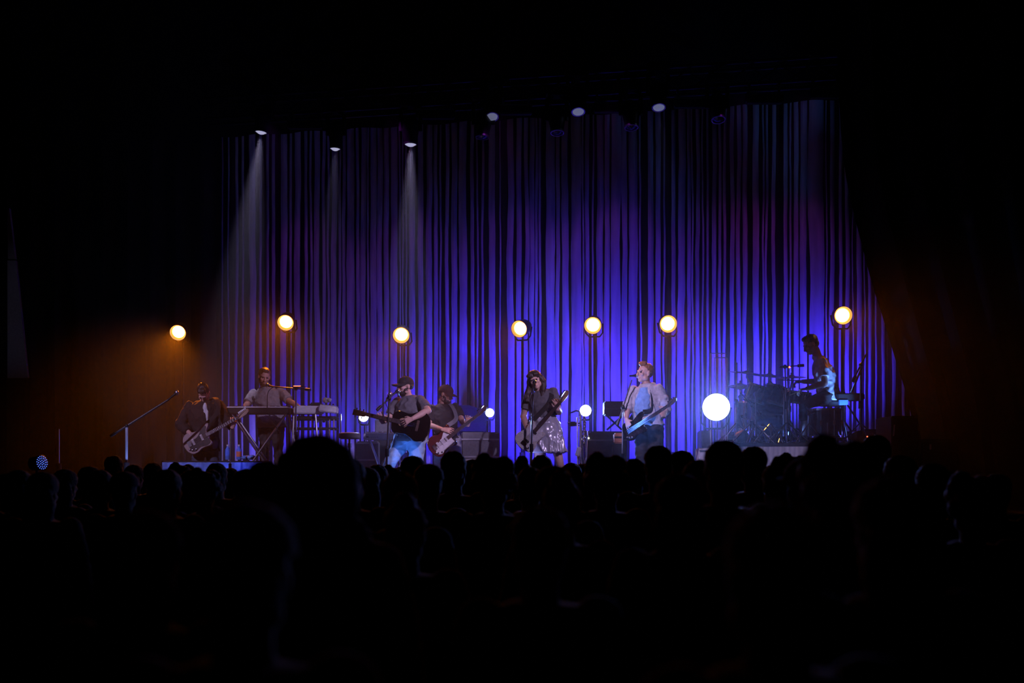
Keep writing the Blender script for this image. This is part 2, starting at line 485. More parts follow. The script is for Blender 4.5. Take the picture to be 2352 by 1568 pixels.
def redge(z):
    pts = []
    for px, py in EDGE:
        p = W(px, py, DY(px, RD)); pts.append((p.z, p.x))
    if z <= pts[0][0]: return pts[0][1]
    for (z0, a), (z1, b) in zip(pts, pts[1:]):
        if z <= z1: return a + (b - a) * (z - z0) / (z1 - z0)
    return pts[-1][1]
drape('masking_drape', redge, 9.4, RD, STAGE + .01, 8.6, 'black swagged drape at the far end beyond the drummer, its edge curving inward overhead')

# black border across the top
mb = MB()
for k in range(5):
    z = 6.84 + (9.9 - 6.84) * k / 4
    for i in range(161):
        x = -9.3 + 18.4 * i / 160
        mb.v.append(V((x, cline(x, 16.7) + .05 * math.sin(i * .9), z)))
for k in range(4):
    for i in range(160): q = k * 161 + i; mb.f.append((q, q + 1, q + 162, q + 161))
single('border_drape', mb, 'drape', 'black border drape hanging across the top behind the truss', 'curtain', (0, cline(0, 16.7), 9.9))
# ---------------- pale slanted wall panel at the far side of the hall
wp = thing('wall_panel', 'dim pale tapering wall panel at the outer edge beside the masking drape', 'panel', W(38, 880, 17.0))
def quad_panel(pts, Y, th):
    mb = MB(); a = [W(x, y, Y) for x, y in pts]; b = [p + V((0, th, 0)) for p in a]; n = len(a)
    mb.v = a + b
    mb.f = [tuple(range(n)), tuple(reversed(range(n, 2 * n)))] + [(i, (i + 1) % n, n + (i + 1) % n, n + i) for i in range(n)]
    return mb
part('panel', quad_panel([(17, 598), (36, 598), (64, 868), (17, 868)], 17.0, 0.06), 'paleW', wp)
part('panel', quad_panel([(18, 478), (21, 478), (35, 594), (18, 594)], 17.0, 0.06), 'paleW', wp)

# ================================================================ stage lamps
def frame_to(d, up=V((0, 0, 1))):
    """matrix whose local +z points along d"""
    z = V(d).normalized(); x = up.cross(z)
    x = x.normalized() if x.length > 1e-4 else V((1, 0, 0))
    y = z.cross(x)
    return M(((x.x, y.x, z.x, 0), (x.y, y.y, z.y, 0), (x.z, y.z, z.z, 0), (0, 0, 0, 1)))

def stage_lamp(name, label, cat, p, d, r, zf, lens, group=None, tripod=0.4, pole=0.022, hood=True, stand_dx=0.0, back=None, lite=None):
    """a round lantern with yoke on a tripod stand; p: centre of the lens, d: beam direction"""
    d = V(d).normalized(); base = V((p.x + stand_dx, p.y + 0.12, zf))
    t = thing(name, label, cat, base, group)
    L = back or r * 2.2
    mx = M.Translation(p) @ frame_to(d)
    part('housing', MB().lathe([(r * .45, -L), (r * .85, -L * .92), (r * 1.06, -L * .6), (r * 1.06, -.012), (r * .98, -.006)], 24, mx), 'lampbody', t)
    part('lens', MB().lathe([(r * (.88 if lens == 'amber_lens' else 1.02), -.004), (r * (.85 if lens == 'amber_lens' else 1.0), 0.008), (r * .6, .018), (r * .3, .026), (r * .05, .029)], 24, mx), lens, t, 'glowing lens')
    if lens == 'amber_lens':
        part('reflector', MB().lathe([(r * .86, -.004), (r * 1.0, .004), (r * 1.07, .016)], 28, mx, cap=False), 'amber_ring', t, 'orange ring glowing as the lit lamp rim')  # ring glows by itself in place of lens light on the rim
    part('rim', MB().lathe([(r * .98, -.01), (r * 1.16, -.01), (r * 1.18, .05), (r * 1.12, .05), (r * 1.02, .005), (r * .98, -.01)], 28, mx, cap=False), 'lampbody', t)
    # yoke
    side = frame_to(d).to_3x3() @ V((1, 0, 0))
    mid = p - d * L * .5
    top = V((base.x, base.y, mid.z - r * 1.75))
    y1 = mid + side * r * 1.22; y2 = mid - side * r * 1.22
    part('yoke', MB().tube([y1, y1 * .3 + (top + side * r * 1.1) * .7, top + side * r * .7, top, top - side * r * .7, y2 * .3 + (top - side * r * 1.1) * .7, y2], .012, 6), 'blackmetal', t)
    part('pole', MB().tube([top, V((base.x, base.y, zf + .5)), V((base.x, base.y, zf + .06))], [pole * .7, pole, pole], 10), 'blackmetal', t)
    part('collar', MB().tube([V((base.x, base.y, zf + .62)), V((base.x, base.y, zf + .72))], pole * 1.9, 10), 'blackmetal', t)
    for k in range(3):
        a = math.radians(100 + 120 * k)
        part('leg', MB().tube([V((base.x, base.y, zf + .66)), V((base.x + math.cos(a) * tripod, base.y + math.sin(a) * tripod, zf + .012))], [.014, .011], 6), 'blackmetal', t)
    return t

AMB = [  # px, py, beam direction (x, z slope), power, label
 (410, 762, (0.06, -0.42), 420, 'amber stage lamp at the far end, glowing above the bowed guitarist'),
 (657, 739, (0.02, -0.42), 250, 'amber stage lamp above the keyboard player in the grey shirt'),
 (922, 768, (0.0, -0.38), 110, 'amber stage lamp directly above the singer with the acoustic guitar'),
 (1195, 754, (-0.45, -0.30), 80, 'amber stage lamp turned aside, its black housing showing, above the long-haired singer'),
 (1362, 746, (-0.14, -0.30), 95, 'amber stage lamp between the long-haired singer and the bass player'),
 (1534, 743, (0.0, -0.22), 120, 'amber stage lamp on a thick dark stand beside the bass player'),
 (1935, 724, (-0.03, -0.16), 110, 'brightest amber stage lamp, above and behind the drummer'),
]
AD = 16.2
for px, py, (dx, dz), pw, lab in AMB:
    Y = DY(px, AD); p = W(px, py, Y); d = V((dx, -1, dz)).normalized()
    stage_lamp('stage_lamp', lab, 'stage lamp', p, d, 0.105, STAGE if px != 1935 else 2.05, 'amber_lens', 'amber lamps along the curtain', pole=0.022 if px != 1534 else 0.04, stand_dx=0.03)
    drop, half = {410: (-.75, 38), 657: (-.5, 36)}.get(px, (dz - .35, 42))
    d2 = V((dx, -1, drop)).normalized()
    spot('amber_spot', p + d * 0.07, p + d * 0.07 + d2 * 3, pw, AMBER, half, 0.8, 0.07)

BLU = [
 (835, 957, 16.0, 0.062, 90, 'small blue-white beam light behind the acoustic guitar headstock'),
 (1125, 948, 16.3, 0.055, 60, 'small blue-white beam light beside the headstock of the red guitar'),
 (1345, 943, 15.7, 0.07, 140, 'blue-white beam light between the long-haired singer and the bass player'),
 (1645, 935, 14.15, 0.15, 1100, 'large dazzling blue-white light in front of the drum shield'),
]
for px, py, Y, r, pw, lab in BLU:
    p = W(px, py, Y); d = (V((0, 0, ZC + .5)) - p).normalized()
    stage_lamp('led_spotlight', lab, 'stage light', p, d, r, STAGE, 'blue_lens', 'blue-white lights facing the hall', tripod=.22, pole=.015)
    spot('beam_spot', p + d * .06, p + d * 3, pw, (.16, .30, 1.0), 52, .6, r * .8)

# blue battens on the floor washing the strips
BATL = {560: 'at the dim end of the curtain by the masking drape', 700: 'behind the keyboard riser', 870: 'behind the acoustic singer', 1040: 'behind the guitarist in the dark red cap', 1210: 'behind the long-haired singer',
        1385: 'behind the low black amplifier cabinet', 1570: 'behind the thick dark lamp stand', 1755: 'behind the bass drum', 1925: 'behind the drummer'}
for px, D, zb, pw in [(560, 16.75, STAGE, 3), (700, 16.75, STAGE, 6), (870, 15.75, STAGE, 18), (1040, 15.75, STAGE, 23), (1210, 15.75, STAGE, 26), (1385, 15.75, STAGE, 28), (1570, 15.75, STAGE, 36), (1755, 16.35, 2.05, 20), (1925, 16.35, 2.05, 15)]:
    Y = DY(px, D); x = (px - 1176) * Y / F
    t = thing('led_batten', 'blue floor batten %s' % BATL[px], 'stage light', (x, Y, zb), 'blue battens along the foot of the curtain')
    far = cline(x, CD) - Y
    aim = V((x + .08, cline(x, CD), zb + .16 + far * (.8 if D < 16.6 else 1.7))); c = V((x, Y, zb + .16)); d = (aim - c).normalized()
    mx = M.Translation(c) @ frame_to(d)
    part('housing', MB().bbox((0, 0, -.05), (1.0, .1, .1), .012, mx), 'lampbody', t)
    part('lens', MB().bbox((0, 0, .003), (.94, .07, .01), .003, mx), 'batten_lens', t)
    for s in (-.42, .42):
        part('bracket', MB().box((x + s, Y, zb + .06), (.03, .12, .12)), 'blackmetal', t)
    area('batten_light', c + d * .04, aim, pw, BLUE, .95, .07, 66 if D < 16.6 else 70)

# floor pars along the stage lip, pointing up and back
for px, pw, col, aim, lab in [
 (297, 34, (.25, .35, 1), (-.02, .4, 1), 'blue floor par at the foot of the lone mic stand at the far end'),
 (868, 36, (.09, .26, 1), (.42, 1.0, .62), 'blue floor par in front of the singer in light jeans'),
 (1195, 30, (.25, .3, 1), (.3, 1.0, .8), 'blue floor par in front of the long-haired singer'),
 (1400, 70, (.07, .22, 1), (.55, .6, 1.25), 'blue floor par in front of the bass player'),
 (520, 9, (.1, .15, 1), (0, 1.6, .5), 'blue floor par in front of the low table with bottles')]:
    Y = DY(px, 13.95 if px != 297 else 13.45); x = (px - 1176) * Y / F; c = V((x, Y, STAGE + .15)); d = V(aim).normalized()
    t = thing('floor_par', lab, 'stage light', (x, Y, STAGE), 'floor pars along the stage lip')
    mx = M.Translation(c) @ frame_to(d)
    part('housing', MB().lathe([(.06, -.16), (.09, -.12), (.095, 0), (.085, .005)], 20, mx), 'lampbody', t)
    part('lens', MB().lathe([(.08, 0), (.07, .008), (.03, .012), (.01, .013)], 20, mx), 'batten_lens', t)
    for s in (-1, 1):
        part('foot', MB().box((x + s * .11, Y, STAGE + .09), (.015, .06, .18)), 'blackmetal', t)
    spot('par_spot', c + d * .05, c + d * 3, pw, col, {297: 24, 868: 20, 1195: 20, 1400: 17}.get(px, 30), .6, .06)

# ---------------- overhead trusses
def truss(label, px0, px1, D, z, seg, w=.3):
    x0 = (px0 - 1176) * DY(px0, D) / F; x1 = (px1 - 1176) * DY(px1, D) / F
    xm = (x0 + x1) / 2
    t = thing('lighting_truss', label, 'truss', (xm, cline(xm, D), z))
    cs = [(0, 0), (w, 0), (0, w), (w, w)]
    for dy, dz in cs:
        part('chord', MB().tube([(x0, cline(x0, D) + dy, z + dz), (x1, cline(x1, D) + dy, z + dz)], .025, 8), 'blackmetal', t)
    for i in range(seg):
        a = x0 + (x1 - x0) * i / seg; b = x0 + (x1 - x0) * (i + 1) / seg
        part('brace', MB().tube([(a, cline(a, D), z), (b, cline(b, D), z + w)], .012, 6), 'blackmetal', t)
        part('brace', MB().tube([(a, cline(a, D) + w, z + w), (b, cline(b, D) + w, z)], .012, 6), 'blackmetal', t)
    for a in (x0 + .8, xm, x1 - .8):
        part('cable', MB().tube([(a, cline(a, D) + w / 2, z + w), (a, cline(a, D) + w / 2, 10.1)], .01, 6), 'steel', t)
    return t
TD = 16.0
TZ = ZC + (HOR - 246) * DY(900, TD) / F
truss('long lighting truss above the top of the blue curtain', 470, 1960, TD, TZ, 22)
truss('dark front lighting truss high above the band', 560, 1900, 13.2, 8.3, 18)

def mover(px, py, D, d, label, on=0.0, lens='beam_lens', r=.085):
    """moving head hung from the truss, lens at (px, py)"""
    Y = DY(px, D); p = W(px, py, Y); d = V(d).normalized(); L = .36
    mid = p - d * L * .6
    zt = TZ - .02
    t = thing('moving_head', label, 'stage light', (mid.x, mid.y, zt), 'moving heads on the truss')
    mx = M.Translation(p) @ frame_to(d)
    part('head', MB().lathe([(r * .7, -L), (r * 1.25, -L * .85), (r * 1.35, -L * .45), (r * 1.1, -.05), (r * 1.1, .01), (r * .95, .01)], 22, mx), 'lampbody', t)
    part('lens', MB().lathe([(r * .94, 0), (r * .9, .02), (r * .5, .045), (r * .1, .055)], 20, mx), lens if on else 'glossblack', t)
    part('lens_ring', MB().lathe([(r * .95, .0), (r * 1.14, .0), (r * 1.14, .025), (r * .95, .025), (r * .95, 0)], 22, mx, cap=False), 'steel', t)
    yz = mid.z + .24
    for s in (-1, 1):
        part('yoke_arm', MB().tube([(mid.x + s * r * 1.6, mid.y, mid.z - .05), (mid.x + s * r * 1.6, mid.y, yz), (mid.x + s * r * .6, mid.y, yz + .05)], .022, 6, flat=1.4), 'lampbody', t)
    part('base', MB().bbox((mid.x, mid.y, yz + .1), (.3, .22, .12), .02), 'lampbody', t)
    part('clamp', MB().box((mid.x, mid.y, (yz + .16 + zt) / 2), (.06, .05, max(.04, zt - yz - .16))), 'steel', t)
    if on: spot('mover_spot', p + d * .07, p + d * 4, on, (.66, .58, 1.0), 11.5, 1.0, .04)
    return t
mover(600, 300, 15.85, (-.13, .02, -1), 'moving head with a pale beam nearest the outer end of the truss', 1500)
mover(770, 338, 16.1, (-.05, .04, -1), 'moving head with a faint beam hung low between the two pale beams', 240, r=.075)
mover(943, 328, 15.85, (-.01, .02, -1), 'moving head with a pale beam pointing straight down above the acoustic singer', 1400)
mover(1130, 266, 15.9, (.05, -.5, -1), 'moving head with a visible lens between the pale beam and the truss middle', 14, lens='beam_dim')
mover(1328, 254, 15.9, (.02, -.4, -1), 'moving head with a ringed lens right of the truss middle', 14, lens='beam_dim')
mover(1513, 244, 15.9, (.0, -.35, -1), 'moving head with a bright rim just above the bass player side of the truss', 30, lens='beam_dim')
mover(1650, 272, 15.9, (.02, -.3, -1), 'unlit moving head above the drum shield')
mover(1450, 290, 15.9, (.02, -.2, -1), 'unlit moving head hanging low left of the bright-rimmed one')
mover(1108, 312, 15.9, (-.05, -.1, -1), 'unlit moving head hanging low beneath the one with a visible lens')
mover(1280, 302, 15.9, (.02, -.2, -1), 'unlit moving head hanging low left of the ringed lens')
def par_bar(px, py, w, D, label):
    Y = DY(px, D); p = W(px, py, Y)
    t = thing('led_bar', label, 'stage light', p, 'dark bars clamped under the truss')
    part('housing', MB().bbox(p, (w, .12, .14), .015), 'lampbody', t)
    part('trim', MB().bbox(p + V((0, -.062, .05)), (w * .96, .006, .02), .002), 'steel', t)
    for s in (-1, 1):
        part('bracket', MB().box((p.x + s * w * .4, p.y, (p.z + TZ) / 2), (.03, .04, max(.05, abs(TZ - p.z)))), 'steel', t)
for px, py, w, lab in [(1000, 262, .55, 'dark bar light beneath the truss right of the straight pale beam'), (1185, 252, .45, 'dark bar light under the truss middle'), (1405, 247, .5, 'dark bar light right of the ringed lens'),
                       (1590, 236, .5, 'dark bar light above the drum shield'), (1755, 226, .5, 'dark bar light over the drums'), (1895, 214, .4, 'dark bar light at the drummer end of the truss'), (700, 285, .5, 'dark bar light between the two outer beams')]:
    par_bar(px, py, w, 15.95, lab)
# dim magenta wash from the truss onto the strips
for px, pw in [(620, 14), (900, 15), (1150, 18), (1400, 18), (1705, 14), (1850, 18)]:
    Y = DY(px, 15.6); x = (px - 1176) * Y / F
    spot('truss_wash', (x, Y, TZ - .25), (x + .1, cline(x, CD), 3.6), pw, (.45, .045, .75), 34, .9, .1)
# added weak spot standing in for stage spill on the pale panel
spot('panel_spill_fill', (-8.0, 12.5, 3.4), W(38, 720, 17.0), 12, (.6, .6, 1), 14, .8, .1)

# ---------------- thin haze over the stage
mb = slab(-9.0, 9.0, 12.9, 17.3, STAGE + .005, 8.9)
hz = struct('stage_haze', mb, 'wall')
hm = bpy.data.materials.new('thin_haze'); hm.use_nodes = True
nt = hm.node_tree; nt.nodes.remove(nt.nodes['Principled BSDF'])
vs = nt.nodes.new('ShaderNodeVolumeScatter'); vs.inputs['Density'].default_value = 0.016; vs.inputs['Anisotropy'].default_value = 0.1
vs.inputs['Color'].default_value = (1, 1, 1, 1)
nt.links.new(vs.outputs[0], nt.nodes['Material Output'].inputs['Volume'])
hz.data.materials.clear(); hz.data.materials.append(hm)
hz['kind'] = 'stuff'; hz['label'] = 'thin theatrical haze drifting over the whole stage'; hz['category'] = 'haze'
# ================================================================ instruments
STRAT = [(0, 0), (.01, .07), (.05, .13), (.11, .155), (.17, .142), (.215, .118), (.27, .125), (.33, .15), (.39, .158), (.42, .14), (.41, .105), (.375, .075), (.355, .045),
         (.355, -.03), (.345, -.06), (.365, -.09), (.37, -.12), (.345, -.148), (.29, -.142), (.235, -.12), (.18, -.128), (.12, -.155), (.06, -.145), (.015, -.09)]
OFFSET = [(0, .03), (.02, .10), (.07, .145), (.13, .15), (.19, .128), (.25, .115), (.31, .13), (.36, .155), (.41, .155), (.43, .13), (.41, .10), (.375, .07), (.36, .04),
          (.36, -.03), (.35, -.06), (.36, -.09), (.36, -.125), (.32, -.145), (.26, -.135), (.20, -.135), (.13, -.155), (.06, -.14), (.015, -.085), (0, -.03)]
TELE = [(0, 0), (.01, .08), (.05, .14), (.12, .158), (.19, .135), (.24, .115), (.30, .125), (.35, .135), (.385, .12), (.39, .08), (.36, .045), (.355, -.03), (.345, -.055), (.36, -.09),
        (.365, -.12), (.335, -.142), (.28, -.13), (.22, -.12), (.17, -.135), (.11, -.158), (.05, -.14), (.01, -.08)]
BASSO = [(0, .01), (.015, .08), (.06, .14), (.13, .155), (.2, .13), (.26, .115), (.33, .13), (.41, .155), (.47, .16), (.5, .14), (.48, .105), (.43, .075), (.41, .045),
         (.41, -.03), (.40, -.06), (.42, -.09), (.42, -.12), (.385, -.145), (.32, -.135), (.25, -.12), (.19, -.13), (.12, -.155), (.05, -.135), (.01, -.08)]
DREAD = [(0, 0), (.008, .09), (.04, .16), (.10, .198), (.17, .198), (.23, .17), (.28, .145), (.33, .14), (.39, .148), (.45, .143), (.49, .115), (.505, .06), (.507, 0),
         (.505, -.06), (.49, -.115), (.45, -.143), (.39, -.148), (.33, -.14), (.28, -.145), (.23, -.17), (.17, -.198), (.10, -.198), (.04, -.16), (.008, -.09)]

def guitar(name, label, tail, tip, normal, kind, body, guard, neckm='wood', strap=None, strapm='black_cloth'):
    T = V(tail); H = V(tip); X = (H - T).normalized(); n = V(normal)
    n = (n - X * n.dot(X)).normalized(); Y = n.cross(X)
    if Y.z < 0: Y = -Y
    tot = {'bass': 1.14, 'acoustic': 1.03}.get(kind, 1.0)
    s = (H - T).length / tot
    mx = M.Translation(T) @ M(((X.x, Y.x, n.x, 0), (X.y, Y.y, n.y, 0), (X.z, Y.z, n.z, 0), (0, 0, 0, 1))) @ M.Scale(s, 4)
    t = thing(name, label, 'guitar', T)
    out = {'strat': STRAT, 'offset': OFFSET, 'tele': TELE, 'bass': BASSO, 'acoustic': DREAD}[kind]
    ol = smooth_loop(out, 3)
    if kind == 'acoustic':
        part('body', MB().prism(ol, -.055, .05, mx, .008), body, t)
        cx, nb, nl, hl = .33, .38, .86, .17
        part('sound_hole', MB().lathe([(.05, .0505), (.002, .0507)], 24, mx @ M.Translation(V((.355, 0, 0))), cap=False), 'matteblack', t)
        part('rosette', MB().lathe([(.052, .0508), (.060, .0512), (.064, .0508)], 24, mx @ M.Translation(V((.355, 0, 0))), cap=False), 'wood', t)
        part('bridge', MB().bbox((.165, 0, .056), (.035, .15, .012), .004, mx), 'rosewood', t)
        part('pickguard', MB().prism(smooth_loop([(.24, -.05), (.30, -.06), (.39, -.05), (.40, -.09), (.33, -.12), (.25, -.11)], 3), .0505, .053, mx, .001), guard, t)
        zf = .058; nut = nl; ns = 6; hw = .030
        brx = .165
    else:
        part('body', MB().prism(ol, -.022, .022, mx, .007), body, t)
        zf = .034; ns = 4 if kind == 'bass' else 6
        nb = .36 if kind == 'bass' else .30
        nut = .95 if kind == 'bass' else .83
        brx = .10; hw = .030 if kind == 'bass' else .027
        if kind == 'tele':
            pg = [(.18, .07), (.26, .09), (.33, .1), (.355, .06), (.35, -.04), (.34, -.1), (.27, -.12), (.2, -.1), (.17, -.06), (.2, 0)]
        else:
            pg = [(.07, -.04), (.14, .02), (.22, .04), (.30, .10), (.37, .13), (.385, .10), (.35, .05), (.345, -.04), (.35, -.11), (.29, -.13), (.2, -.11), (.12, -.13), (.06, -.10)]
        part('pickguard', MB().prism(smooth_loop(pg, 3), .0222, .026, mx, .001), guard, t)
        for k, px_ in enumerate({'bass': (.2,), 'tele': (.13, .28), 'offset': (.14, .27)}.get(kind, (.14, .21, .28))):
            part('pickup', MB().bbox((px_, 0, .029), (.03, .085, .012), .003, mx), 'matteblack' if kind in ('bass', 'tele') else 'guard_w', t)
        part('bridge', MB().bbox((brx - .02, 0, .03), (.045, .08, .014), .003, mx), 'chrome', t)
        for a, b in ((.08, -.09), (.13, -.11), (.05, -.07))[:3]:
            part('knob', MB().lathe([(.011, .024), (.011, .042), (.008, .044)], 12, mx @ M.Translation(V((a, b, 0)))), 'chrome', t)
    L = nut - nb
    part('neck', MB().add([(nb, -hw * .95, .012), (nb, hw * .95, .012), (nut, hw * .68, .012), (nut, -hw * .68, .012), (nb, -hw * .5, -.008 + (.0 if kind == 'acoustic' else .004)), (nb, hw * .5, -.004), (nut, hw * .4, -.006), (nut, -hw * .4, -.006),
                                (nb, -hw * .95, zf - .01), (nb, hw * .95, zf - .01), (nut, hw * .68, zf - .01), (nut, -hw * .68, zf - .01)],
                               [(4, 5, 1, 0), (5, 6, 2, 1), (6, 7, 3, 2), (7, 4, 0, 3), (4, 7, 6, 5), (0, 1, 9, 8), (1, 2, 10, 9), (2, 3, 11, 10), (3, 0, 8, 11), (8, 9, 10, 11)], mx), neckm, t)
    fb = part('fretboard', MB().add([(nb - .04, -hw, zf - .01), (nb - .04, hw, zf - .01), (nut, hw * .7, zf - .01), (nut, -hw * .7, zf - .01), (nb - .04, -hw, zf - .003), (nb - .04, hw, zf - .003), (nut, hw * .7, zf - .003), (nut, -hw * .7, zf - .003)],
                                    [(0, 3, 2, 1), (4, 5, 6, 7), (0, 1, 5, 4), (1, 2, 6, 5), (2, 3, 7, 6), (3, 0, 4, 7)], mx), 'rosewood', t)
    fr = MB()
    scale_l = nut - brx
    for k in range(1, 20):
        xf = nut - scale_l * (1 - 2 ** (-k / 12))
        if xf < nb: break
        w = hw * (1 - .3 * (xf - nb) / L)
        fr.box((xf, 0, zf - .002), (.003, w * 1.9, .003), mx)
    part('frets', fr, 'string', fb, kind='stuff')
    hd = {'bass': [(nut, .024), (nut + .03, .05), (nut + .1, .055), (nut + .18, .06), (nut + .19, .03), (nut + .17, -.005), (nut + .08, -.02), (nut, -.024)],
          'acoustic': [(nut, .03), (nut + .03, .036), (nut + .17, .04), (nut + .17, -.04), (nut + .03, -.036), (nut, -.03)]}.get(kind,
          [(nut, .022), (nut + .02, .035), (nut + .09, .042), (nut + .15, .055), (nut + .17, .04), (nut + .165, .01), (nut + .12, -.015), (nut + .05, -.02), (nut, -.022)])
    hs = part('headstock', MB().prism(hd, .006, .022, mx, .002), neckm if kind != 'acoustic' else 'rosewood', t)
    for k in range(ns):
        if kind == 'acoustic':
            q = (nut + .04 + .045 * (k % 3), .052 if k < 3 else -.052, .012); pin = (q[0], q[1] * .5, 0)
        else:
            st = (.15 if kind == 'bass' else .125) / ns
            q = (nut + .03 + st * k, .055 + .012 * k / ns, .012); pin = (q[0], .02 + .02 * k / ns, 0)
        part('tuning_peg', MB().add([mx @ (V(q) + V((a * .008, b * .012, c * .006))) for a in (-1, 1) for b in (-1, 1) for c in (-1, 1)],
             [(0, 1, 3, 2), (4, 6, 7, 5), (0, 4, 5, 1), (2, 3, 7, 6), (0, 2, 6, 4), (1, 5, 7, 3)]), 'chrome', hs)
        y0 = (k - (ns - 1) / 2) * (.019 if kind == 'bass' else .0105); y1 = y0 * .72
        part('string', MB().tube([mx @ V((brx, y0, zf + .004)), mx @ V((nut, y1, zf + .001)), mx @ V((pin[0], pin[1], .024))], .0013 if kind != 'bass' else .0022, 4), 'string', t)
    if strap:
        part('strap', MB().tube(spline([mx @ V(strap[0])] + [V(p) for p in strap[1]] + [mx @ V(strap[2])], 6), .03, 8, flat=.12, up=-n), strapm, t)
    return t, mx

# ---------------- microphones
def microphone(label, head, tailp, cable=None, group='vocal microphones'):
    head = V(head); tailp = V(tailp); d = (head - tailp).normalized()
    t = thing('microphone', label, 'microphone', tailp, group)
    part('handle', MB().tube([tailp, tailp + d * .05, head - d * .05], [.011, .013, .018], 12), 'blackmetal', t)
    part('grille', MB().ell(head - d * .02, (.026, .026, .032), None, 14, 10), 'steel', t)
    part('band', MB().tube([head - d * .052, head - d * .042], .0275, 14), 'chrome', t)
    if cable: part('cable', MB().tube(spline([tailp] + [V(c) for c in cable], 6), .005, 6), 'matteblack', t)
    return t

def mic_stand(label, base, top, boom=None, tripod=False, mt='chrome', r=.011, clip=None):
    """base and top: ends of the upright; boom: its far end"""
    base = V(base); top = V(top)
    t = thing('mic_stand', label, 'mic stand', base, 'mic stands')
    mid = base.lerp(top, .5)
    part('lower_tube', MB().tube([base + V((0, 0, .02)), mid], r * 1.35, 10), mt, t)
    part('upper_tube', MB().tube([mid, top], r, 10), mt, t)
    part('clutch', MB().tube([mid - V((0, 0, .05)), mid + V((0, 0, .05))], r * 2.1, 10), 'blackmetal', t)
    if tripod:
        for k in range(3):
            a = math.radians(80 + 120 * k)
            part('leg', MB().tube([base + V((0, 0, .28)), base + V((math.cos(a) * .3, math.sin(a) * .3, .01))], .009, 6), 'blackmetal', t)
    else:
        part('base', MB().lathe([(.13, 0), (.13, .012), (.11, .022), (.02, .03), (.02, .05)], 24, M.Translation(base)), 'blackmetal', t)
    if boom:
        boom = V(boom); d = (boom - top).normalized()
        part('boom', MB().tube([top - d * .18, boom], r * .8, 8), 'blackmetal', t)
        part('boom_clamp', MB().ell(top, (.025, .025, .03), None, 10, 8), 'blackmetal', t)
        part('counterweight', MB().tube([top - d * .24, top - d * .16], .02, 10), 'blackmetal', t)
    return t

# ================================================================ people
UP = V((0, 0, 1))
def axes(f, tilt=0.0):
    f = V(f).normalized(); r = f.cross(UP).normalized(); u = r.cross(f).normalized()
    if tilt:
        q = M.Rotation(tilt, 3, f); r = q @ r; u = q @ u
    return f, r, u

def head_mb(mb, c, f, r, u, nb, k=1.0):
    e = lambda o, rad: mb.ell(c + r * o[0] * k + f * o[1] * k + u * o[2] * k, [q * k for q in rad], (r, f, u), 18, 12)
    e((0, -.012, .03), (.076, .097, .088)); e((0, .022, -.03), (.06, .068, .088)); e((0, .055, -.09), (.033, .032, .03))
    e((0, .082, .024), (.05, .014, .012)); e((.034, .066, -.022), (.026, .024, .026)); e((-.034, .066, -.022), (.026, .024, .026))
    e((0, .085, -.060), (.024, .014, .007)); e((0, .085, -.073), (.021, .013, .007))
    e((.05, .01, -.065), (.022, .04, .035)); e((-.05, .01, -.065), (.022, .04, .035))
    mb.tube([c + f * .09 * k + u * .015 * k, c + f * .104 * k - u * .012 * k, c + f * .114 * k - u * .034 * k, c + f * .092 * k - u * .042 * k], [.009 * k, .011 * k, .016 * k, .013 * k], 8)
    for s in (-1, 1): e((s * .077, -.008, -.006), (.010, .021, .032))
    mb.tube([V(nb) - UP * .04, c - u * .10 * k - f * .022 * k, c - u * .03 * k - f * .02 * k], [.062 * k, .055 * k, .052 * k], 14)

def hand_mb(mb, w, d, n, side, curl=.5, k=1.0, spread=.0235):
    """w: wrist, d: finger direction, n: the way the palm faces, side: +1 puts the thumb along d x n"""
    d = V(d).normalized(); n = V(n); n = (n - d * n.dot(d)).normalized(); t = d.cross(n) * side
    mb.rings([(w - d * .02, t * .026 * k, n * .020 * k), (w + d * .03 * k, t * .036 * k, n * .018 * k), (w + d * .075 * k, t * .043 * k, n * .015 * k), (w + d * .092 * k, t * .040 * k, n * .011 * k)], 12)
    for i, ln in enumerate((.078, .086, .080, .062)):
        lat = (1.5 - i) * spread * k
        p = w + d * .085 * k + t * lat; pts = [p - d * .02]; a = 0.0
        dd = (d + t * (1.5 - i) * .08).normalized(); ax = dd.cross(n)
        for sg in (.45, .32, .25):
            a += curl * (1.0 if sg != .45 else .8)
            v = M.Rotation(a, 3, ax) @ dd
            if v.dot(n) < 0 and a > 0 and a < 1.5: v = M.Rotation(-a, 3, ax) @ dd
            pts.append(pts[-1] + v * (ln * sg * k + (.02 if sg == .45 else 0)))
        mb.tube(pts, [.0095 * k, .0092 * k, .0088 * k, .0075 * k], 8); mb.ell(pts[-1], (.0075 * k,) * 3, None, 8, 6)
    p = w + d * .02 * k + t * .024 * k
    q = p + (d * .6 + t * .75 + n * .25).normalized() * .042 * k
    z = q + (d * .85 + t * .2 + n * .35).normalized() * .034 * k
    mb.tube([p, q, z], [.013 * k, .0105 * k, .0085 * k], 8); mb.ell(z, (.0085 * k,) * 3, None, 8, 6)

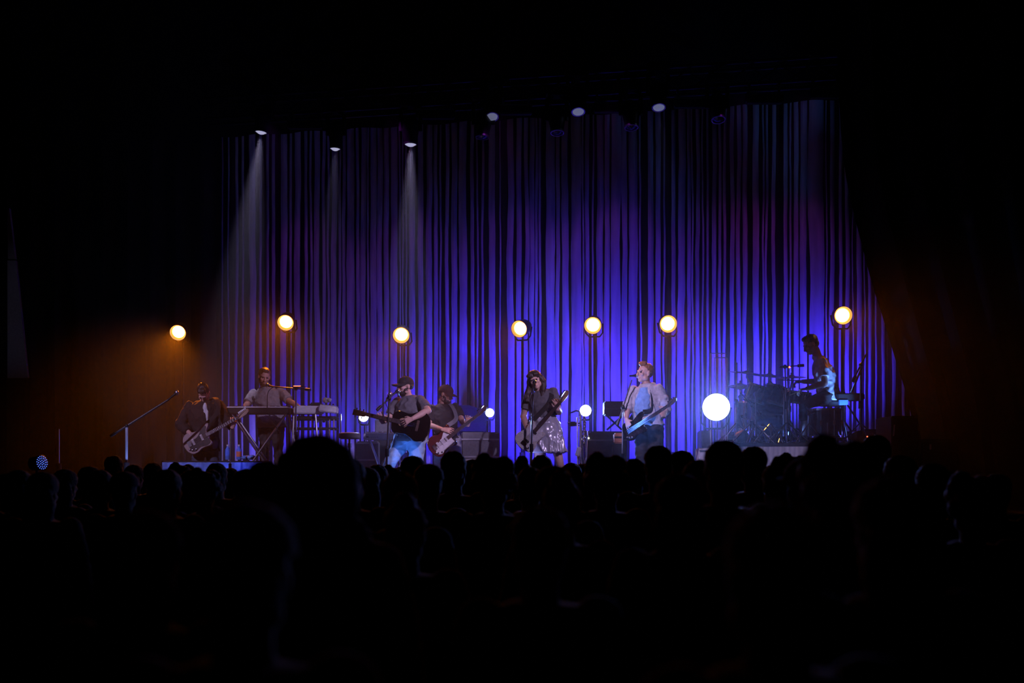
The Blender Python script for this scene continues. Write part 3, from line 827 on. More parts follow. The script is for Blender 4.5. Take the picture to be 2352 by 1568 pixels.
def torso_rings(J, g=0.0, b=1.0, low=-.10, lowr=(.135, .105)):
    pel, ch, nb = J['pelvis'], J['chest'], J['neck']
    s = (J['sr'] - J['sl']).normalized(); hs = J.get('hipdir', s)
    fw = s.cross(UP).normalized(); hf = hs.cross(UP).normalized()
    shc = (J['sl'] + J['sr']) / 2; hwid = (J['sr'] - J['sl']).length / 2
    up = (ch - pel).normalized()
    R = [(pel + up * low, hs * (lowr[0] * b + g), hf * (lowr[1] * b + g)), (pel, hs * (.165 * b + g), hf * (.125 * b + g)),
         (pel.lerp(ch, .5), (hs + s).normalized() * (.150 * b + g), (hf + fw).normalized() * (.118 * b + g)),
         (ch, s * (.165 * b + g), fw * (.125 * b + g)), (ch.lerp(shc, .65), s * (hwid * .95 + g), fw * (.105 * b + g)),
         (shc + UP * .01, s * (hwid * .8 + g), fw * (.075 * b + g)), (nb, s * (.065 + g), fw * (.06 + g))]
    return R

def person(label, base, J, cfg):
    """one figure: body mesh plus hair and clothes as children"""
    t = thing('person', label, 'person', base, cfg.get('group', 'musicians on stage'))
    f, r, u = axes(cfg['face'], cfg.get('tilt', 0)); hk = cfg.get('hk', 1.0); c = J['head']; b = cfg.get('b', 1.0)
    mb = MB(); head_mb(mb, c, f, r, u, J['neck'], hk)
    mb.rings(torso_rings(J, -.024, b), 18)
    for s in 'lr':
        sh, el, wr = J['s' + s], J['e' + s], J['w' + s]; ak = cfg.get('ak', 1.0)
        mb.tube([sh, sh.lerp(el, .4), el], [.040 * ak, .046 * ak, .041 * ak], 12); mb.ell(sh, (.040 * ak,) * 3); mb.ell(el, (.041 * ak,) * 3)
        mb.tube([el, el.lerp(wr, .3), wr], [.041 * ak, .043 * ak, .028], 12)
        hd = cfg['hand' + s]
        hand_mb(mb, wr, hd[0], hd[1], hd[2], hd[3], cfg.get('handk', 1.0))
    for s in 'lr':
        hp, kn, an = J['h' + s], J['k' + s], J['a' + s]
        mb.tube([hp, hp.lerp(kn, .5), kn, kn.lerp(an, .3), an], [.08 * b, .07, .05, .052, .036], 14); mb.ell(kn, (.05,) * 3)
    body = vpart('body', mb, cfg.get('vox', .0055), cfg.get('skin', 'skin'), t, smooth=2, sfac=.4)
    for s in (-1, 1):
        part('eye', MB().ell(c + (r * s * .031 + f * .080 + u * .002) * hk, (.0125 * hk,) * 3, None, 10, 8), 'eye', body)
    # upper garment
    sm = MB(); g = cfg.get('loose', .014)
    rg = torso_rings(J, g, b, cfg.get('hem', -.10), (.172, .132))
    if cfg.get('hem', -.10) > 0: rg = [rg[0]] + rg[2:]
    sm.rings(rg, 22)
    ln = cfg.get('sleeve', .8)
    for s in 'lr':
        sh, el, wr = J['s' + s], J['e' + s], J['w' + s]; k = cfg.get('sw', 1.0)
        if ln <= 1:
            e = sh.lerp(el, ln); sm.tube([sh, sh.lerp(e, .5), e], [.050 * k, .060 * k, .060 * k], 14); sm.ell(sh, (.053 * k,) * 3)
        else:
            e = el.lerp(wr, ln - 1)
            sm.tube([sh, sh.lerp(el, .5), el], [.052 * k, .064 * k, .060 * k], 14); sm.ell(sh, (.055 * k,) * 3); sm.ell(el, (.062 * k,) * 3)
            sm.tube([el, e], [.062 * k, .05 * k], 14)
    vpart(cfg.get('topname', 'shirt'), sm, .009, cfg['top'], t, smooth=3, wr=cfg.get('wr', .011), wf=9, seed=len(label))
    if 'legs' in cfg:
        lm = MB(); s = (J['sr'] - J['sl']).normalized(); hs = J.get('hipdir', s); hf = hs.cross(UP).normalized(); pel = J['pelvis']; up = (J['chest'] - pel).normalized()
        lg = cfg.get('lw', 1.0); end = cfg.get('legend', 1.0)
        lm.rings([(pel - up * .12, hs * .13 * b, hf * .12 * b), (pel - up * .02, hs * (.17 * b + .012), hf * (.128 * b + .012)), (pel + up * .07, hs * (.163 * b + .008), hf * (.122 * b + .008))], 20)
        for s_ in 'lr':
            hp, kn, an = J['h' + s_], J['k' + s_], J['a' + s_]; e = kn.lerp(an, end)
            lm.tube([hp, hp.lerp(kn, .5), kn, kn.lerp(e, .5), e], [.098 * b * lg, .085 * lg, .068 * lg, .066 * lg, .06 * lg], 16); lm.ell(kn, (.068 * lg,) * 3); lm.ell(hp, (.1 * b * lg,) * 3)
        vpart('trousers', lm, .011, cfg['legs'], t, smooth=3, wr=.012, wf=8, seed=3.3, stretch=(1, 1, 1.4))
    for s_ in 'lr':
        an = J['a' + s_]; td = V(cfg.get('toe', f)); td.z = 0; td.normalize()
        part('shoe', MB().rings([(an + V((0, 0, .03)) - td * .01, td * .055, td.cross(UP) * .045), (an - V((0, 0, .03)) - td * .01, td * .075, td.cross(UP) * .045),
                                 (an + td * .05 - V((0, 0, .05)), td * .135, td.cross(UP) * .05), (an + td * .05 - V((0, 0, .088)), td * .14, td.cross(UP) * .052)], 16), cfg.get('shoe', 'shoe'), t)
    # hair, beard, cap
    hs = cfg.get('hair', 'short'); hmt = cfg.get('hairm', 'hairbrown')
    e = lambda m_, o, rad: m_.ell(c + (r * o[0] + f * o[1] + u * o[2]) * hk, [q * hk for q in rad], (r, f, u), 18, 12)
    hm = MB()
    if hs == 'short':
        e(hm, (0, -.024, .046), (.084, .098, .086)); e(hm, (0, .03, .098), (.058, .05, .034)); e(hm, (0, -.05, -.01), (.072, .062, .06))
    elif hs == 'quiff':
        e(hm, (0, -.028, .05), (.080, .092, .082)); e(hm, (0, .035, .112), (.056, .058, .036)); e(hm, (0, -.055, 0), (.068, .05, .05))
    elif hs == 'tight':
        e(hm, (0, -.026, .044), (.080, .094, .080)); e(hm, (0, -.05, -.012), (.07, .055, .05))
    elif hs == 'under_cap':
        e(hm, (0, -.035, .01), (.081, .085, .06))
    elif hs == 'long':
        e(hm, (0, -.02, .05), (.094, .105, .088)); e(hm, (0, -.06, -.05), (.10, .07, .12)); e(hm, (.04, .045, .075), (.052, .05, .034)); e(hm, (-.04, .045, .075), (.052, .05, .034))
        for s in (-1, 1):
            p0 = c + (r * s * .078 + u * .03 - f * .0) * hk
            hm.tube(spline([p0, c + r * s * .092 - u * .06, c + r * s * .105 - UP * .16 + f * .01, c + r * s * .10 - UP * .25 + f * .05], 4), [.03 + .012 * math.sin(i / 12 * 3.1) for i in range(13)], 10)
    if hm.v: vpart('hair', hm, .007, hmt, t, smooth=2, wr=.008, wf=26, seed=1.7, stretch=(1, 1, .5))
    if cfg.get('beard'):
        bm_ = MB(); e(bm_, (0, .045, -.092), (.052, .05, .042)); e(bm_, (.05, .015, -.06), (.022, .04, .04)); e(bm_, (-.05, .015, -.06), (.022, .04, .04)); e(bm_, (0, .083, -.052), (.03, .018, .008))
        vpart('beard', bm_, .006, hmt, t, smooth=2, wr=.004, wf=40)
    if cfg.get('capm'):
        cp = MB(); prof = []
        for k in range(9):
            a = math.pi / 2 * k / 8
            prof.append((math.cos(a), math.sin(a)))
        rings_ = [(c + (u * (.045 + .088 * z) - f * .010) * hk, r * .090 * hk * max(q, .02), f * .112 * hk * max(q, .02)) for q, z in prof]
        cp.rings([(c + (u * .028 - f * .010) * hk, r * .090 * hk, f * .112 * hk)] + rings_, 24)
        capo = part('cap', cp, cfg['capm'], t)
        br = MB(); nbm = 12; o = 0
        for layer in (0, 1):
            for k in range(nbm + 1):
                a = math.pi * (.08 + .84 * k / nbm)
                drop = -.022 * abs(math.cos(a)) ** 1.5
                inn = c + (r * .088 * math.cos(a) + f * (-.010 + .108 * math.sin(a)) + u * (.036 + drop * .3 - layer * .006)) * hk
                outp = c + (r * .082 * math.cos(a) + f * (.01 + .19 * math.sin(a) ** .7) + u * (.024 + drop - layer * .006)) * hk
                br.v += [inn, outp]
        m_ = nbm + 1
        for k in range(nbm):
            a0 = 2 * k; b0 = 2 * m_ + 2 * k
            br.f += [(a0, a0 + 1, a0 + 3, a0 + 2), (b0, b0 + 2, b0 + 3, b0 + 1), (a0 + 1, b0 + 1, b0 + 3, a0 + 3), (a0, a0 + 2, b0 + 2, b0)]
        br.f += [(0, 2 * m_, 2 * m_ + 1, 1), (2 * nbm, 2 * nbm + 1, 2 * m_ + 2 * nbm + 1, 2 * m_ + 2 * nbm)]
        part('brim', br, cfg['capm'], capo)
        part('button', MB().ell(c + (u * .134 - f * .01) * hk, (.009,) * 3, None, 8, 6), cfg['capm'], capo)
    return t, (f, r, u)
# ================================================================ risers and background gear
def gslab(px0, px1, D0, D1, z0, z1):
    x0 = (px0 - 1176) * DY(px0, D0) / F; x1 = (px1 - 1176) * DY(px1, D0) / F
    return slab(x0, x1, D0, D1, z0, z1), V(((x0 + x1) / 2, cline((x0 + x1) / 2, (D0 + D1) / 2), z0))
KZ = STAGE + .30
m_, l_ = gslab(548, 792, 15.08, 15.86, STAGE + .002, KZ)
single('keyboard_riser', m_, 'riser', 'low black riser under the keyboard player', 'riser', l_)
RZ = 2.05
m_, l_ = gslab(1690, 2035, 14.42, 16.58, STAGE + .002, RZ - .04)
rs = thing('drum_riser', 'tall drum riser with a pale wrinkled front skirt', 'riser', l_)
part('frame', m_, 'riser', rs)
m_, _ = gslab(1686, 2039, 14.38, 16.6, RZ - .04, RZ); part('deck', m_, 'riser', rs)
mb = MB(); x0 = (1690 - 1176) * DY(1690, 14.4) / F; x1 = (2035 - 1176) * DY(2035, 14.4) / F
for k in range(7):
    z = STAGE + .005 + (RZ - .05 - STAGE) * k / 6
    for i in range(161):
        x = x0 + (x1 - x0) * i / 160
        mb.v.append(V((x, cline(x, 14.385) - .012 - .016 * math.sin(i * 1.1 + 2 * N.noise(V((i * .1, z, 0)))) * (1.2 - k / 6), z)))
for k in range(6):
    for i in range(160):
        q = k * 161 + i; mb.f.append((q, q + 1, q + 162, q + 161))
part('skirt', mb, 'fascia', rs)

def case(name, label, cat, px0, px1, py0, py1, Y, depth, mt, zb=STAGE, lids=(), trim='steel', rz=0.0):
    a = W(px0, py0, Y); b = W(px1, py0, Y); z0 = zb
    if py1 is not None: z0 = max(zb, W(px1, py1, Y).z)
    c = V(((a.x + b.x) / 2, Y + depth / 2, (a.z + z0) / 2)); d = (b.x - a.x, depth, a.z - z0)
    t = thing(name, label, cat, (c.x, c.y, z0))
    part('body', MB().bbox(c, d, .015), mt, t)
    for k, f_ in enumerate(lids):
        z = z0 + d[2] * f_
        part('seam_trim', MB().bbox((c.x, Y - .004, z), (d[0] * 1.01, .02, .022), .004), trim, t)
    return t, c, d

# ---- keyboard rig
def keyboard(label, c, w, dp, h, mt, zf, legs, rz=0.0, keys=True, group='keyboards'):
    t = thing('keyboard', label, 'keyboard', (c.x, c.y, zf), group)
    mx = M.Translation(c) @ M.Rotation(rz, 4, 'Z')
    part('body', MB().bbox((0, 0, 0), (w, dp, h), .012, mx), mt, t)
    part('panel', MB().bbox((0, dp * .22, h * .5 + .004), (w * .96, dp * .4, .012), .003, mx), 'matteblack' if mt != 'matteblack' else 'lgrey', t)
    if keys:
        part('keys', MB().bbox((0, -dp * .26, h * .5 + .006), (w * .92, dp * .42, .016), .003, mx), 'white', t)
        bk = MB(); nk = int(w * .92 / .0235)
        for i in range(nk):
            if i % 7 not in (2, 6): bk.box((-w * .46 + (i + 1) * .0235, -dp * .19, h * .5 + .02), (.011, dp * .26, .014), mx)
        part('black_keys', bk, 'matteblack', t, kind='stuff')
    for (a, b) in legs:
        part('leg', MB().tube([V(a), V(b)], .016, 8), 'steel', t)
    return t
kc = W(595, 944, 15.85); kz = kc.z
kx0 = kc.x - .36; kx1 = kc.x + .40; ky = kc.y
keyboard('long dark keyboard in front of the grey-shirted player', kc, .90, .30, .085, 'matteblack', KZ,
         [((kx0, ky - .1, kz - .04), (kx1 - .12, ky - .1, KZ + .01)), ((kx1, ky - .1, kz - .04), (kx0 + .1, ky - .1, KZ + .01)),
          ((kx0, ky + .1, kz - .04), (kx1 - .12, ky + .1, KZ + .01)), ((kx1, ky + .1, kz - .04), (kx1 + .18, ky + .1, KZ + .01))])
kc = W(708, 943, 16.0); kz = kc.z
keyboard('pale keyboard under the outstretched hand of the grey-shirted player', kc, .42, .34, .095, 'white', KZ,
         [((kc.x - .18, kc.y - .12, kz - .04), (kc.x - .22, kc.y - .15, KZ + .01)), ((kc.x + .12, kc.y - .12, kz - .04), (kc.x + .2, kc.y - .15, KZ + .01)),
          ((kc.x - .15, kc.y + .12, kz - .04), (kc.x - .2, kc.y + .2, KZ + .01)), ((kc.x + .15, kc.y + .12, kz - .04), (kc.x + .2, kc.y + .2, KZ + .01))], rz=.25)
# rack shelf under it
sc_ = W(722, 960, 16.0)
t = thing('keyboard_shelf', 'dark shelf on chrome posts beneath the pale keyboard', 'stand', (sc_.x, 16.15, KZ))
part('shelf', MB().bbox((sc_.x, 16.1, sc_.z), (.62, .34, .05), .01), 'matteblack', t)
part('shelf', MB().bbox((sc_.x, 16.1, W(0, 984, 16.0).z), (.6, .34, .03), .008), 'matteblack', t)
for dx in (-.27, -.02, .22, .28):
    part('post', MB().tube([(sc_.x + dx, 15.95, sc_.z - .02), (sc_.x + dx, 15.95, KZ + .01)], .013, 8), 'chrome', t)
for dx in (.06, .15):
    part('knob', MB().lathe([(.02, 0), (.022, .02), (.012, .03)], 12, M.Translation(V((sc_.x + dx, 15.92, sc_.z - .045))) @ M.Rotation(math.pi / 2, 4, 'X')), 'chrome', t)
# small mixer with a clear lid
mc = W(755, 940, 15.9)
t = thing('mixer', 'small white mixer with clutter on top at the end of the keyboards', 'mixer', (mc.x, mc.y, mc.z - .06))
part('body', MB().bbox(mc, (.24, .26, .09), .012, M.Translation(mc) @ M.Rotation(.12, 4, 'Y') @ M.Translation(-mc)), 'white', t)
part('panel', MB().bbox(mc + V((0, 0, .05)), (.22, .22, .012), .004, M.Translation(mc) @ M.Rotation(.12, 4, 'Y') @ M.Translation(-mc)), 'lgrey', t)
for k in range(4):
    part('knob', MB().lathe([(.013, 0), (.011, .02), (.004, .022)], 10, M.Translation(mc + V((-.08 + .05 * k, -.05, .055)))), 'glossblack', t)
mb = MB()
for k in range(7): mb.ell(mc + V((random.uniform(-.08, .06), random.uniform(-.05, .08), .10 + random.uniform(0, .045))), (.035, .03, .028), None, 8, 6)
t2 = thing('crumpled_towel', 'crumpled pale towel on top of the small white mixer', 'towel', mc + V((0, 0, .05)))
vpart('cloth', mb, .009, 'lgrey', t2, smooth=2, wr=.01, wf=22)
case('laptop_box', 'small black box on the pale keyboard beside the towel', 'box', 711, 736, 924, 932, 15.95, .16, 'matteblack', zb=2.0)
# boom mic stand in front of the player (orange light on its clip is put in as red glow)
base = W(680, 1100, 15.7); base.z = KZ
base = V((W(680, 900, 15.55).x, 15.55, KZ))
mic_stand('chrome boom mic stand in front of the keyboard player', base, W(680, 892, 15.55), W(620, 887, 15.75), tripod=True)
microphone('vocal microphone on the boom at the keyboard player\'s chin', W(612, 884, 15.85), W(628, 888, 15.75), [W(616, 900, 15.7), W(614, 925, 15.7), W(617, 950, 15.7), W(640, 990, 15.6)])
p = W(686, 888, 15.52)
t = thing('phone_holder', 'flat tray with orange light on its rim put in as glow, clamped on top of the keyboard mic stand', 'tray', p)
part('tray', MB().bbox(p, (.17, .12, .02), .006), 'blackmetal', t)
part('lit_rim', MB().bbox(p + V((-.01, -.062, .006)), (.10, .006, .008), .002), 'red_glow', t)

# ---- low table with bottles
tp = W(486, 1058, 15.35)
t = thing('low_table', 'low table with shiny blue-lit cloth skirt behind the bowed guitarist', 'table', (tp.x, 15.6, STAGE))
tw = 232 * 15.35 / F
part('top', MB().bbox((tp.x, 15.6, tp.z - .015), (tw, .5, .03), .008), 'matteblack', t)
for sx in (-1, 1):
    for sy in (-1, 1):
        part('leg', MB().tube([(tp.x + sx * tw * .47, 15.6 + sy * .2, tp.z - .03), (tp.x + sx * tw * .47, 15.6 + sy * .2, STAGE)], .018, 8), 'blackmetal', t)
mb = MB()
for k in range(9):
    z = tp.z - .02 - .42 * k / 8
    for i in range(121):
        x = tp.x - tw / 2 + tw * i / 120
        mb.v.append(V((x, 15.345 - .02 * math.sin(i * .55 + N.noise(V((i * .07, z, 1))) * 3) * (.3 + k / 8), z)))
for k in range(8):
    for i in range(120): q = k * 121 + i; mb.f.append((q, q + 1, q + 122, q + 121))
part('skirt', mb, 'bluecloth', t)
def bottle(label, px, py, Y, h, mt, lab=None):
    b = W(px, py, Y); t = thing('bottle', label, 'bottle', b, 'drink bottles on the low table')
    r = h * .17
    part('body', MB().lathe([(r * .9, 0), (r, .01), (r, h * .62), (r * .85, h * .70), (r * .38, h * .84), (r * .36, h * .9)], 18, M.Translation(b)), mt, t)
    part('cap', MB().lathe([(r * .42, h * .9), (r * .42, h), (r * .3, h * 1.005)], 14, M.Translation(b)), 'white', t)
    part('label', MB().lathe([(r * 1.02, h * .2), (r * 1.02, h * .55)], 18, M.Translation(b), cap=False), lab or 'bottle', t)
tb = W(0, 1055, 15.5)
bottle('tall blue water bottle on the low table', 523, 1055.5, 15.5, .205, 'bottle')
bottle('bottle with an orange label on the low table', 549, 1055.5, 15.55, .205, 'bottle', 'label')
p = W(568, 1056, 15.5)
t = thing('folded_cloth', 'folded blue cloth lying beside the orange-labelled bottle', 'cloth', p)
vpart('cloth', MB().bbox(p + V((0, 0, .03)), (.17, .14, .055), .02).bbox(p + V((.05, 0, .05)), (.1, .13, .03), .012), .009, 'bluecloth', t, smooth=3, wr=.01, wf=14)

# ---- mics and stands at the far end
b = V((W(290, 900, 14.6).x, 14.6, STAGE))
mic_stand('brightly lit mic stand with a long boom at the far end', b, W(291, 978, 14.6), W(388, 917, 14.75), tripod=False, r=.018, mt='lgrey')
microphone('microphone at the tip of the long boom beside the bowed guitarist', W(409, 899, 14.8), W(386, 918, 14.74), None)
b = V((W(134, 900, 15.4).x, 15.4, STAGE))
mic_stand('dim bare stand standing alone at the outermost edge of the stage', b, W(134, 985, 15.4), None, tripod=True, r=.02)
p = W(96, 1062, 13.9)
t = thing('led_par', 'small floor light whose lens is a speckle of blue beads', 'stage light', V((p.x, p.y, STAGE)))
d = V((.9, -.42, .1)).normalized(); mx = M.Translation(p) @ frame_to(d)
part('housing', MB().lathe([(.05, -.16), (.085, -.14), (.095, 0), (.09, .004)], 20, mx), 'lampbody', t)
part('stem', MB().tube([p - d * .08, V((p.x - d.x * .08, p.y - d.y * .08, STAGE))], .018, 8), 'blackmetal', t)
bead_m = emit('bead_blue', (.12, .22, 1.0), 0.9); MT['bead'] = bead_m
for rr, nn in ((0, 1), (.027, 6), (.054, 12), (.078, 17)):
    for k in range(nn):
        a = 2 * math.pi * k / nn + rr * 20
        q = mx @ V((rr * math.cos(a), rr * math.sin(a), .006)); part('bead', MB().ell(q, (.0065, .0065, .0065), None, 8, 6), 'bead', t)

# ---- gear between the singers
p = W(803, 1000, 15.0)
t = thing('stool', 'round padded stool with a chrome post below the acoustic guitar headstock', 'stool', (p.x, p.y, STAGE))
part('seat', MB().lathe([(.12, -.045), (.138, -.03), (.142, 0), (.135, .03), (.10, .04)], 24, M.Translation(p)), 'grey', t)
part('post', MB().tube([p - V((0, 0, .045)), V((p.x, p.y, STAGE + .2))], .017, 10), 'chrome', t)
part('collar', MB().tube([p - V((0, 0, .10)), p - V((0, 0, .16))], .028, 12), 'chrome', t)
for k in range(3):
    a = 2.1 * k + .5
    part('leg', MB().tube([(p.x, p.y, STAGE + .28), (p.x + .24 * math.cos(a), p.y + .24 * math.sin(a), STAGE + .012)], .012, 8), 'chrome', t)
b = V((W(786, 900, 15.5).x, 15.5, STAGE))
mic_stand('short bare chrome stand between the mixer and the stool', b, W(782, 950, 15.5), None, tripod=True)
kc = W(884, 1003, 15.75)
kb = keyboard('pale keyboard with dark lettering on its back, low behind the acoustic singer', kc, .56, .3, .085, 'lgrey', STAGE,
         [((kc.x - .22, kc.y, kc.z - .04), (kc.x + .1, kc.y - .12, STAGE + .01)), ((kc.x + .22, kc.y, kc.z - .04), (kc.x - .1, kc.y - .12, STAGE + .01)),
          ((kc.x - .22, kc.y + .1, kc.z - .04), (kc.x + .1, kc.y + .2, STAGE + .01)), ((kc.x + .22, kc.y + .1, kc.z - .04), (kc.x - .1, kc.y + .2, STAGE + .01))], keys=True)
# dark lettering: a leading M, the rest too small to read
fz = kc.y - .152
def stroke(x0, z0, x1, z1, w=.005):
    return MB().tube([(x0, fz, z0), (x1, fz, z1)], w / 2, 4)
lx = kc.x - .235; lz = kc.z - .022
for (a, b2, c2, d2) in ((0, 0, .004, .03), (.004, .03, .014, .008), (.014, .008, .024, .03), (.024, .03, .028, 0)):
    part('letter_stroke', stroke(lx + a, lz + b2, lx + c2, lz + d2, .006), 'glossblack', kb)
for k in range(5):
    part('letter', MB().lathe([(.006, 0), (.0095, .0)], 10, M.Translation(V((lx + .045 + .026 * k, fz - .0005, lz + .012))) @ M.Rotation(math.pi / 2, 4, 'X'), cap=False), 'grey', kb)
case('equipment_rack', 'grey equipment rack low between the stool and the acoustic singer', 'rack', 818, 868, 1013, None, 15.95, .4, 'grey', lids=(.35, .7, .97))
p = W(872, 977, 16.3)
case('guitar_amp', 'small tan amplifier glimpsed under the neck of the acoustic guitar', 'amplifier', 861, 892, 962, 995, 16.2, .24, 'grey', zb=W(0, 996, 16.2).z, lids=(.9,))
case('amp_crate', 'dark crate carrying the small tan amplifier', 'crate', 858, 900, 996.5, None, 16.2, .3, 'matteblack')
case('flight_case', 'wide grey flight case with stacked lids behind the red guitar', 'case', 1060, 1146, 992, None, 15.22, .42, 'grey', lids=(.33, .62, .66, .9), trim='lgrey')
# covered grand keyboard behind the capped guitarist
pts = [W(x, y, 16.9) for x, y in [(1036, 990), (1036, 938), (1046, 931), (1076, 930), (1092, 935), (1110, 943), (1116, 960), (1116, 990)]]
mb = MB(); n = len(pts); mb.v = [p.copy() for p in pts] + [p + V((0, .42, 0)) for p in pts]
mb.f = [tuple(range(n)), tuple(reversed(range(n, 2 * n)))] + [(i, (i + 1) % n, n + (i + 1) % n, n + i) for i in range(n)]
t = thing('covered_piano', 'piano under a dark cover behind the guitarist in the dark red cap', 'piano', (pts[0].x + .25, 17.0, STAGE))
part('cover', mb, 'matteblack', t)
part('cabinet', MB().bbox(((pts[0].x + pts[-1].x) / 2, 17.12, (pts[0].z + STAGE) / 2), (pts[-1].x - pts[0].x - .06, .36, pts[0].z - STAGE), .01), 'glossblack', t)
# saxophone on a stand
Y = 15.2; b = V((W(1334, 1000, Y).x, Y, STAGE))
t = thing('saxophone', 'large saxophone with sparkling keys upright on a stand beside the long-haired singer', 'saxophone', b)
P = lambda px, py, dy=0: W(px, py, Y + dy)
part('body_tube', MB().tube([P(1333, 955), P(1334, 985), P(1335, 1025), P(1335, 1050)], [.016, .022, .032, .036], 14), 'chrome', t)
part('bow', MB().tube(spline([P(1335, 1048), P(1338, 1068), P(1345, 1070), P(1349, 1050)], 5), .038, 14), 'chrome', t)
part('bell', MB().tube([P(1349, 1052), P(1350, 1030), P(1352, 1005), P(1353, 990)], [.038, .045, .06, .09], 18), 'chrome', t)
part('crook', MB().tube(spline([P(1333, 956), P(1331, 947), P(1325, 943), P(1316, 946)], 5), [.012] * 16, 10), 'chrome', t)
part('mouthpiece', MB().tube([P(1316, 946), P(1308, 949)], [.011, .006], 10), 'glossblack', t)
for k in range(15):
    q = P(1341 + (k % 2) * 2.2, 958 + k * 4.3, -.03)
    part('key_cup', MB().lathe([(.017, 0), (.019, .006), (.012, .010)], 12, M.Translation(q) @ frame_to((random.uniform(-.5, .5), -1, random.uniform(-.4, .4)))), 'chrome', t)
part('key_rod', MB().tube([P(1339, 957, -.02), P(1341, 1022, -.02)], .005, 6), 'chrome', t)
t = thing('instrument_stand', 'chrome stand with side arms holding the large saxophone', 'stand', (P(1327, 0).x, Y - .1, STAGE))
part('post', MB().tube([P(1326, 958, -.1), V((P(1327, 0).x, Y - .1, STAGE + .03))], .012, 8), 'chrome', t)
part('arm', MB().tube([P(1303, 971, -.1), P(1331, 972, -.06)], .009, 8), 'chrome', t)
part('arm', MB().tube([P(1306, 978, -.1), P(1330, 977, -.06)], .008, 8), 'chrome', t)
part('clamp', MB().bbox(P(1316, 973, -.1), (.09, .05, .06), .012), 'blackmetal', t)
for k in range(3):
    a = 2.1 * k + .2; q = V((P(1327, 0).x, Y - .1, STAGE))
    part('leg', MB().tube([q + V((0, 0, .25)), q + V((.25 * math.cos(a), .25 * math.sin(a), .012))], .011, 8), 'blackmetal', t)
p = W(1328, 1037, 14.9)
single('white_box', MB().bbox((0, 0, 0), (.06, .06, .125), .01, M.Translation(p) @ M.Rotation(.28, 4, 'Y')), 'white', 'small tilted white box clipped to the foot of the saxophone stand', 'box', p - V((0, 0, .06)))
# amplifiers behind the bass player
t, c_, d_ = case('bass_amp', 'wide low black amplifier cabinet between the saxophone and the bass player', 'amplifier', 1350, 1440, 990, None, 15.12, .40, 'matteblack', lids=(.88,), trim='grey')
part('pilot_light', MB().ell(W(1352, 1006, 15.1), (.012, .012, .012), None, 8, 6), 'white_led', t)
case('amplifier_unit', 'dark amplifier head raised behind the bass player\'s mic stand', 'amplifier', 1388, 1436, 921, 953, 15.15, .3, 'matteblack', zb=W(0, 953, 15.15).z, lids=(.5,), trim='blackmetal')
p = W(1411, 953, 15.3)
t = thing('amp_stand', 'folding stand carrying the dark amplifier head', 'stand', (p.x, p.y, STAGE + .64))
zb = W(0, 990, 15.12).z + .005
for s in (-1, 1):
    part('leg', MB().tube([(p.x + s * .12, p.y - .1, p.z), (p.x - s * .1, p.y + .0, zb + .02)], .014, 8), 'blackmetal', t)
part('crossbar', MB().tube([(p.x - .13, p.y - .1, p.z - .012), (p.x + .13, p.y - .1, p.z - .012)], .012, 8), 'blackmetal', t)
p = W(1420, 1005, 15.4)
t, c_, d_ = case('tan_speaker', 'small tan speaker box glowing at the foot of the bass player\'s mic stand', 'speaker', 1411, 1432, 994, 1018, 14.85, .2, 'orangebox', zb=W(0, 1018, 14.85).z, lids=(.6,), trim='matteblack')
case('speaker_crate', 'black crate under the small tan speaker box', 'crate', 1408, 1436, 1018.5, None, 14.85, .22, 'matteblack')
t, c_, d_ = case('equipment_rack', 'pale metal rack seen through the drum shield', 'rack', 1612, 1634, 988, None, 15.2, .4, 'lgrey', lids=(.3, .55, .8))
ss_, c_, d_ = case('speaker_stack', 'tall dark speaker stack at the side of the stage beyond the drums', 'speaker', 2048, 2108, 955, None, 13.4, .6, 'matteblack', lids=(.99,), trim='blackmetal')
part('taped_paper', MB().add([W(2051, 1001, 13.394), W(2054, 1001, 13.394), W(2056, 975, 13.394), W(2053, 975, 13.394), W(2051, 1001, 13.398), W(2054, 1001, 13.398), W(2056, 975, 13.398), W(2053, 975, 13.398)], [(0, 1, 2, 3), (7, 6, 5, 4), (0, 4, 5, 1), (1, 5, 6, 2), (2, 6, 7, 3), (3, 7, 4, 0)]), 'white', ss_, 'thin pale strip of paper')
case('white_crate', 'pale crate at the foot of the drum shield', 'crate', 1606, 1634, 1028, None, 14.5, .3, 'lgrey', lids=(.95,))

# ================================================================ musicians
def J_(Y, d):
    return {k: W(v[0], v[1], Y + (v[2] if len(v) > 2 else 0)) for k, v in d.items()}
def base_of(px, Y, z): return V(((px - 1176) * Y / F, Y, z))

# -- bowed guitarist
Y = 15.7; P = lambda px, py, dy=0: W(px, py, 15.7 + dy)
J = J_(Y, dict(head=(467, 901, -.05), neck=(468, 920, .03), sl=(436, 932), sr=(503, 929), chest=(468, 957), pelvis=(469, 1003, .02),
     el=(414, 974, -.06), wl=(437, 996, -.25), er=(523, 968, -.04), wr=(534, 981, -.24), hl=(457, 1018), hr=(484, 1018), kl=(452, 1082, -.05), kr=(492, 1082), al=(450, 1142.5), ar=(498, 1142.5)))
pr, ax = person('guitarist in an open black jacket with head bowed over a taupe guitar', base_of(469, Y, STAGE), J, dict(face=(.02, -.45, -.9), top='black_cloth', topname='jacket', sleeve=1.8, loose=.03, sw=1.22, hem=-.2, legs='djeans', hair='short', hairm='hairdark',
     handl=((.8, -.1, -.55), (.1, .9, -.3), 1, .55), handr=((.25, -.25, 1), (-.3, .9, .1), 1, .75), b=1.08, skin='skin2', wr=.014))
tm = MB().ell(P(471, 940, -.125), (.035, .03, .10), None, 16, 12).ell(P(476, 955, -.13), (.025, .03, .09), None, 16, 12)
vpart('t_shirt', tm, .01, 'white_tee', pr, smooth=2, wr=.006, wf=14)
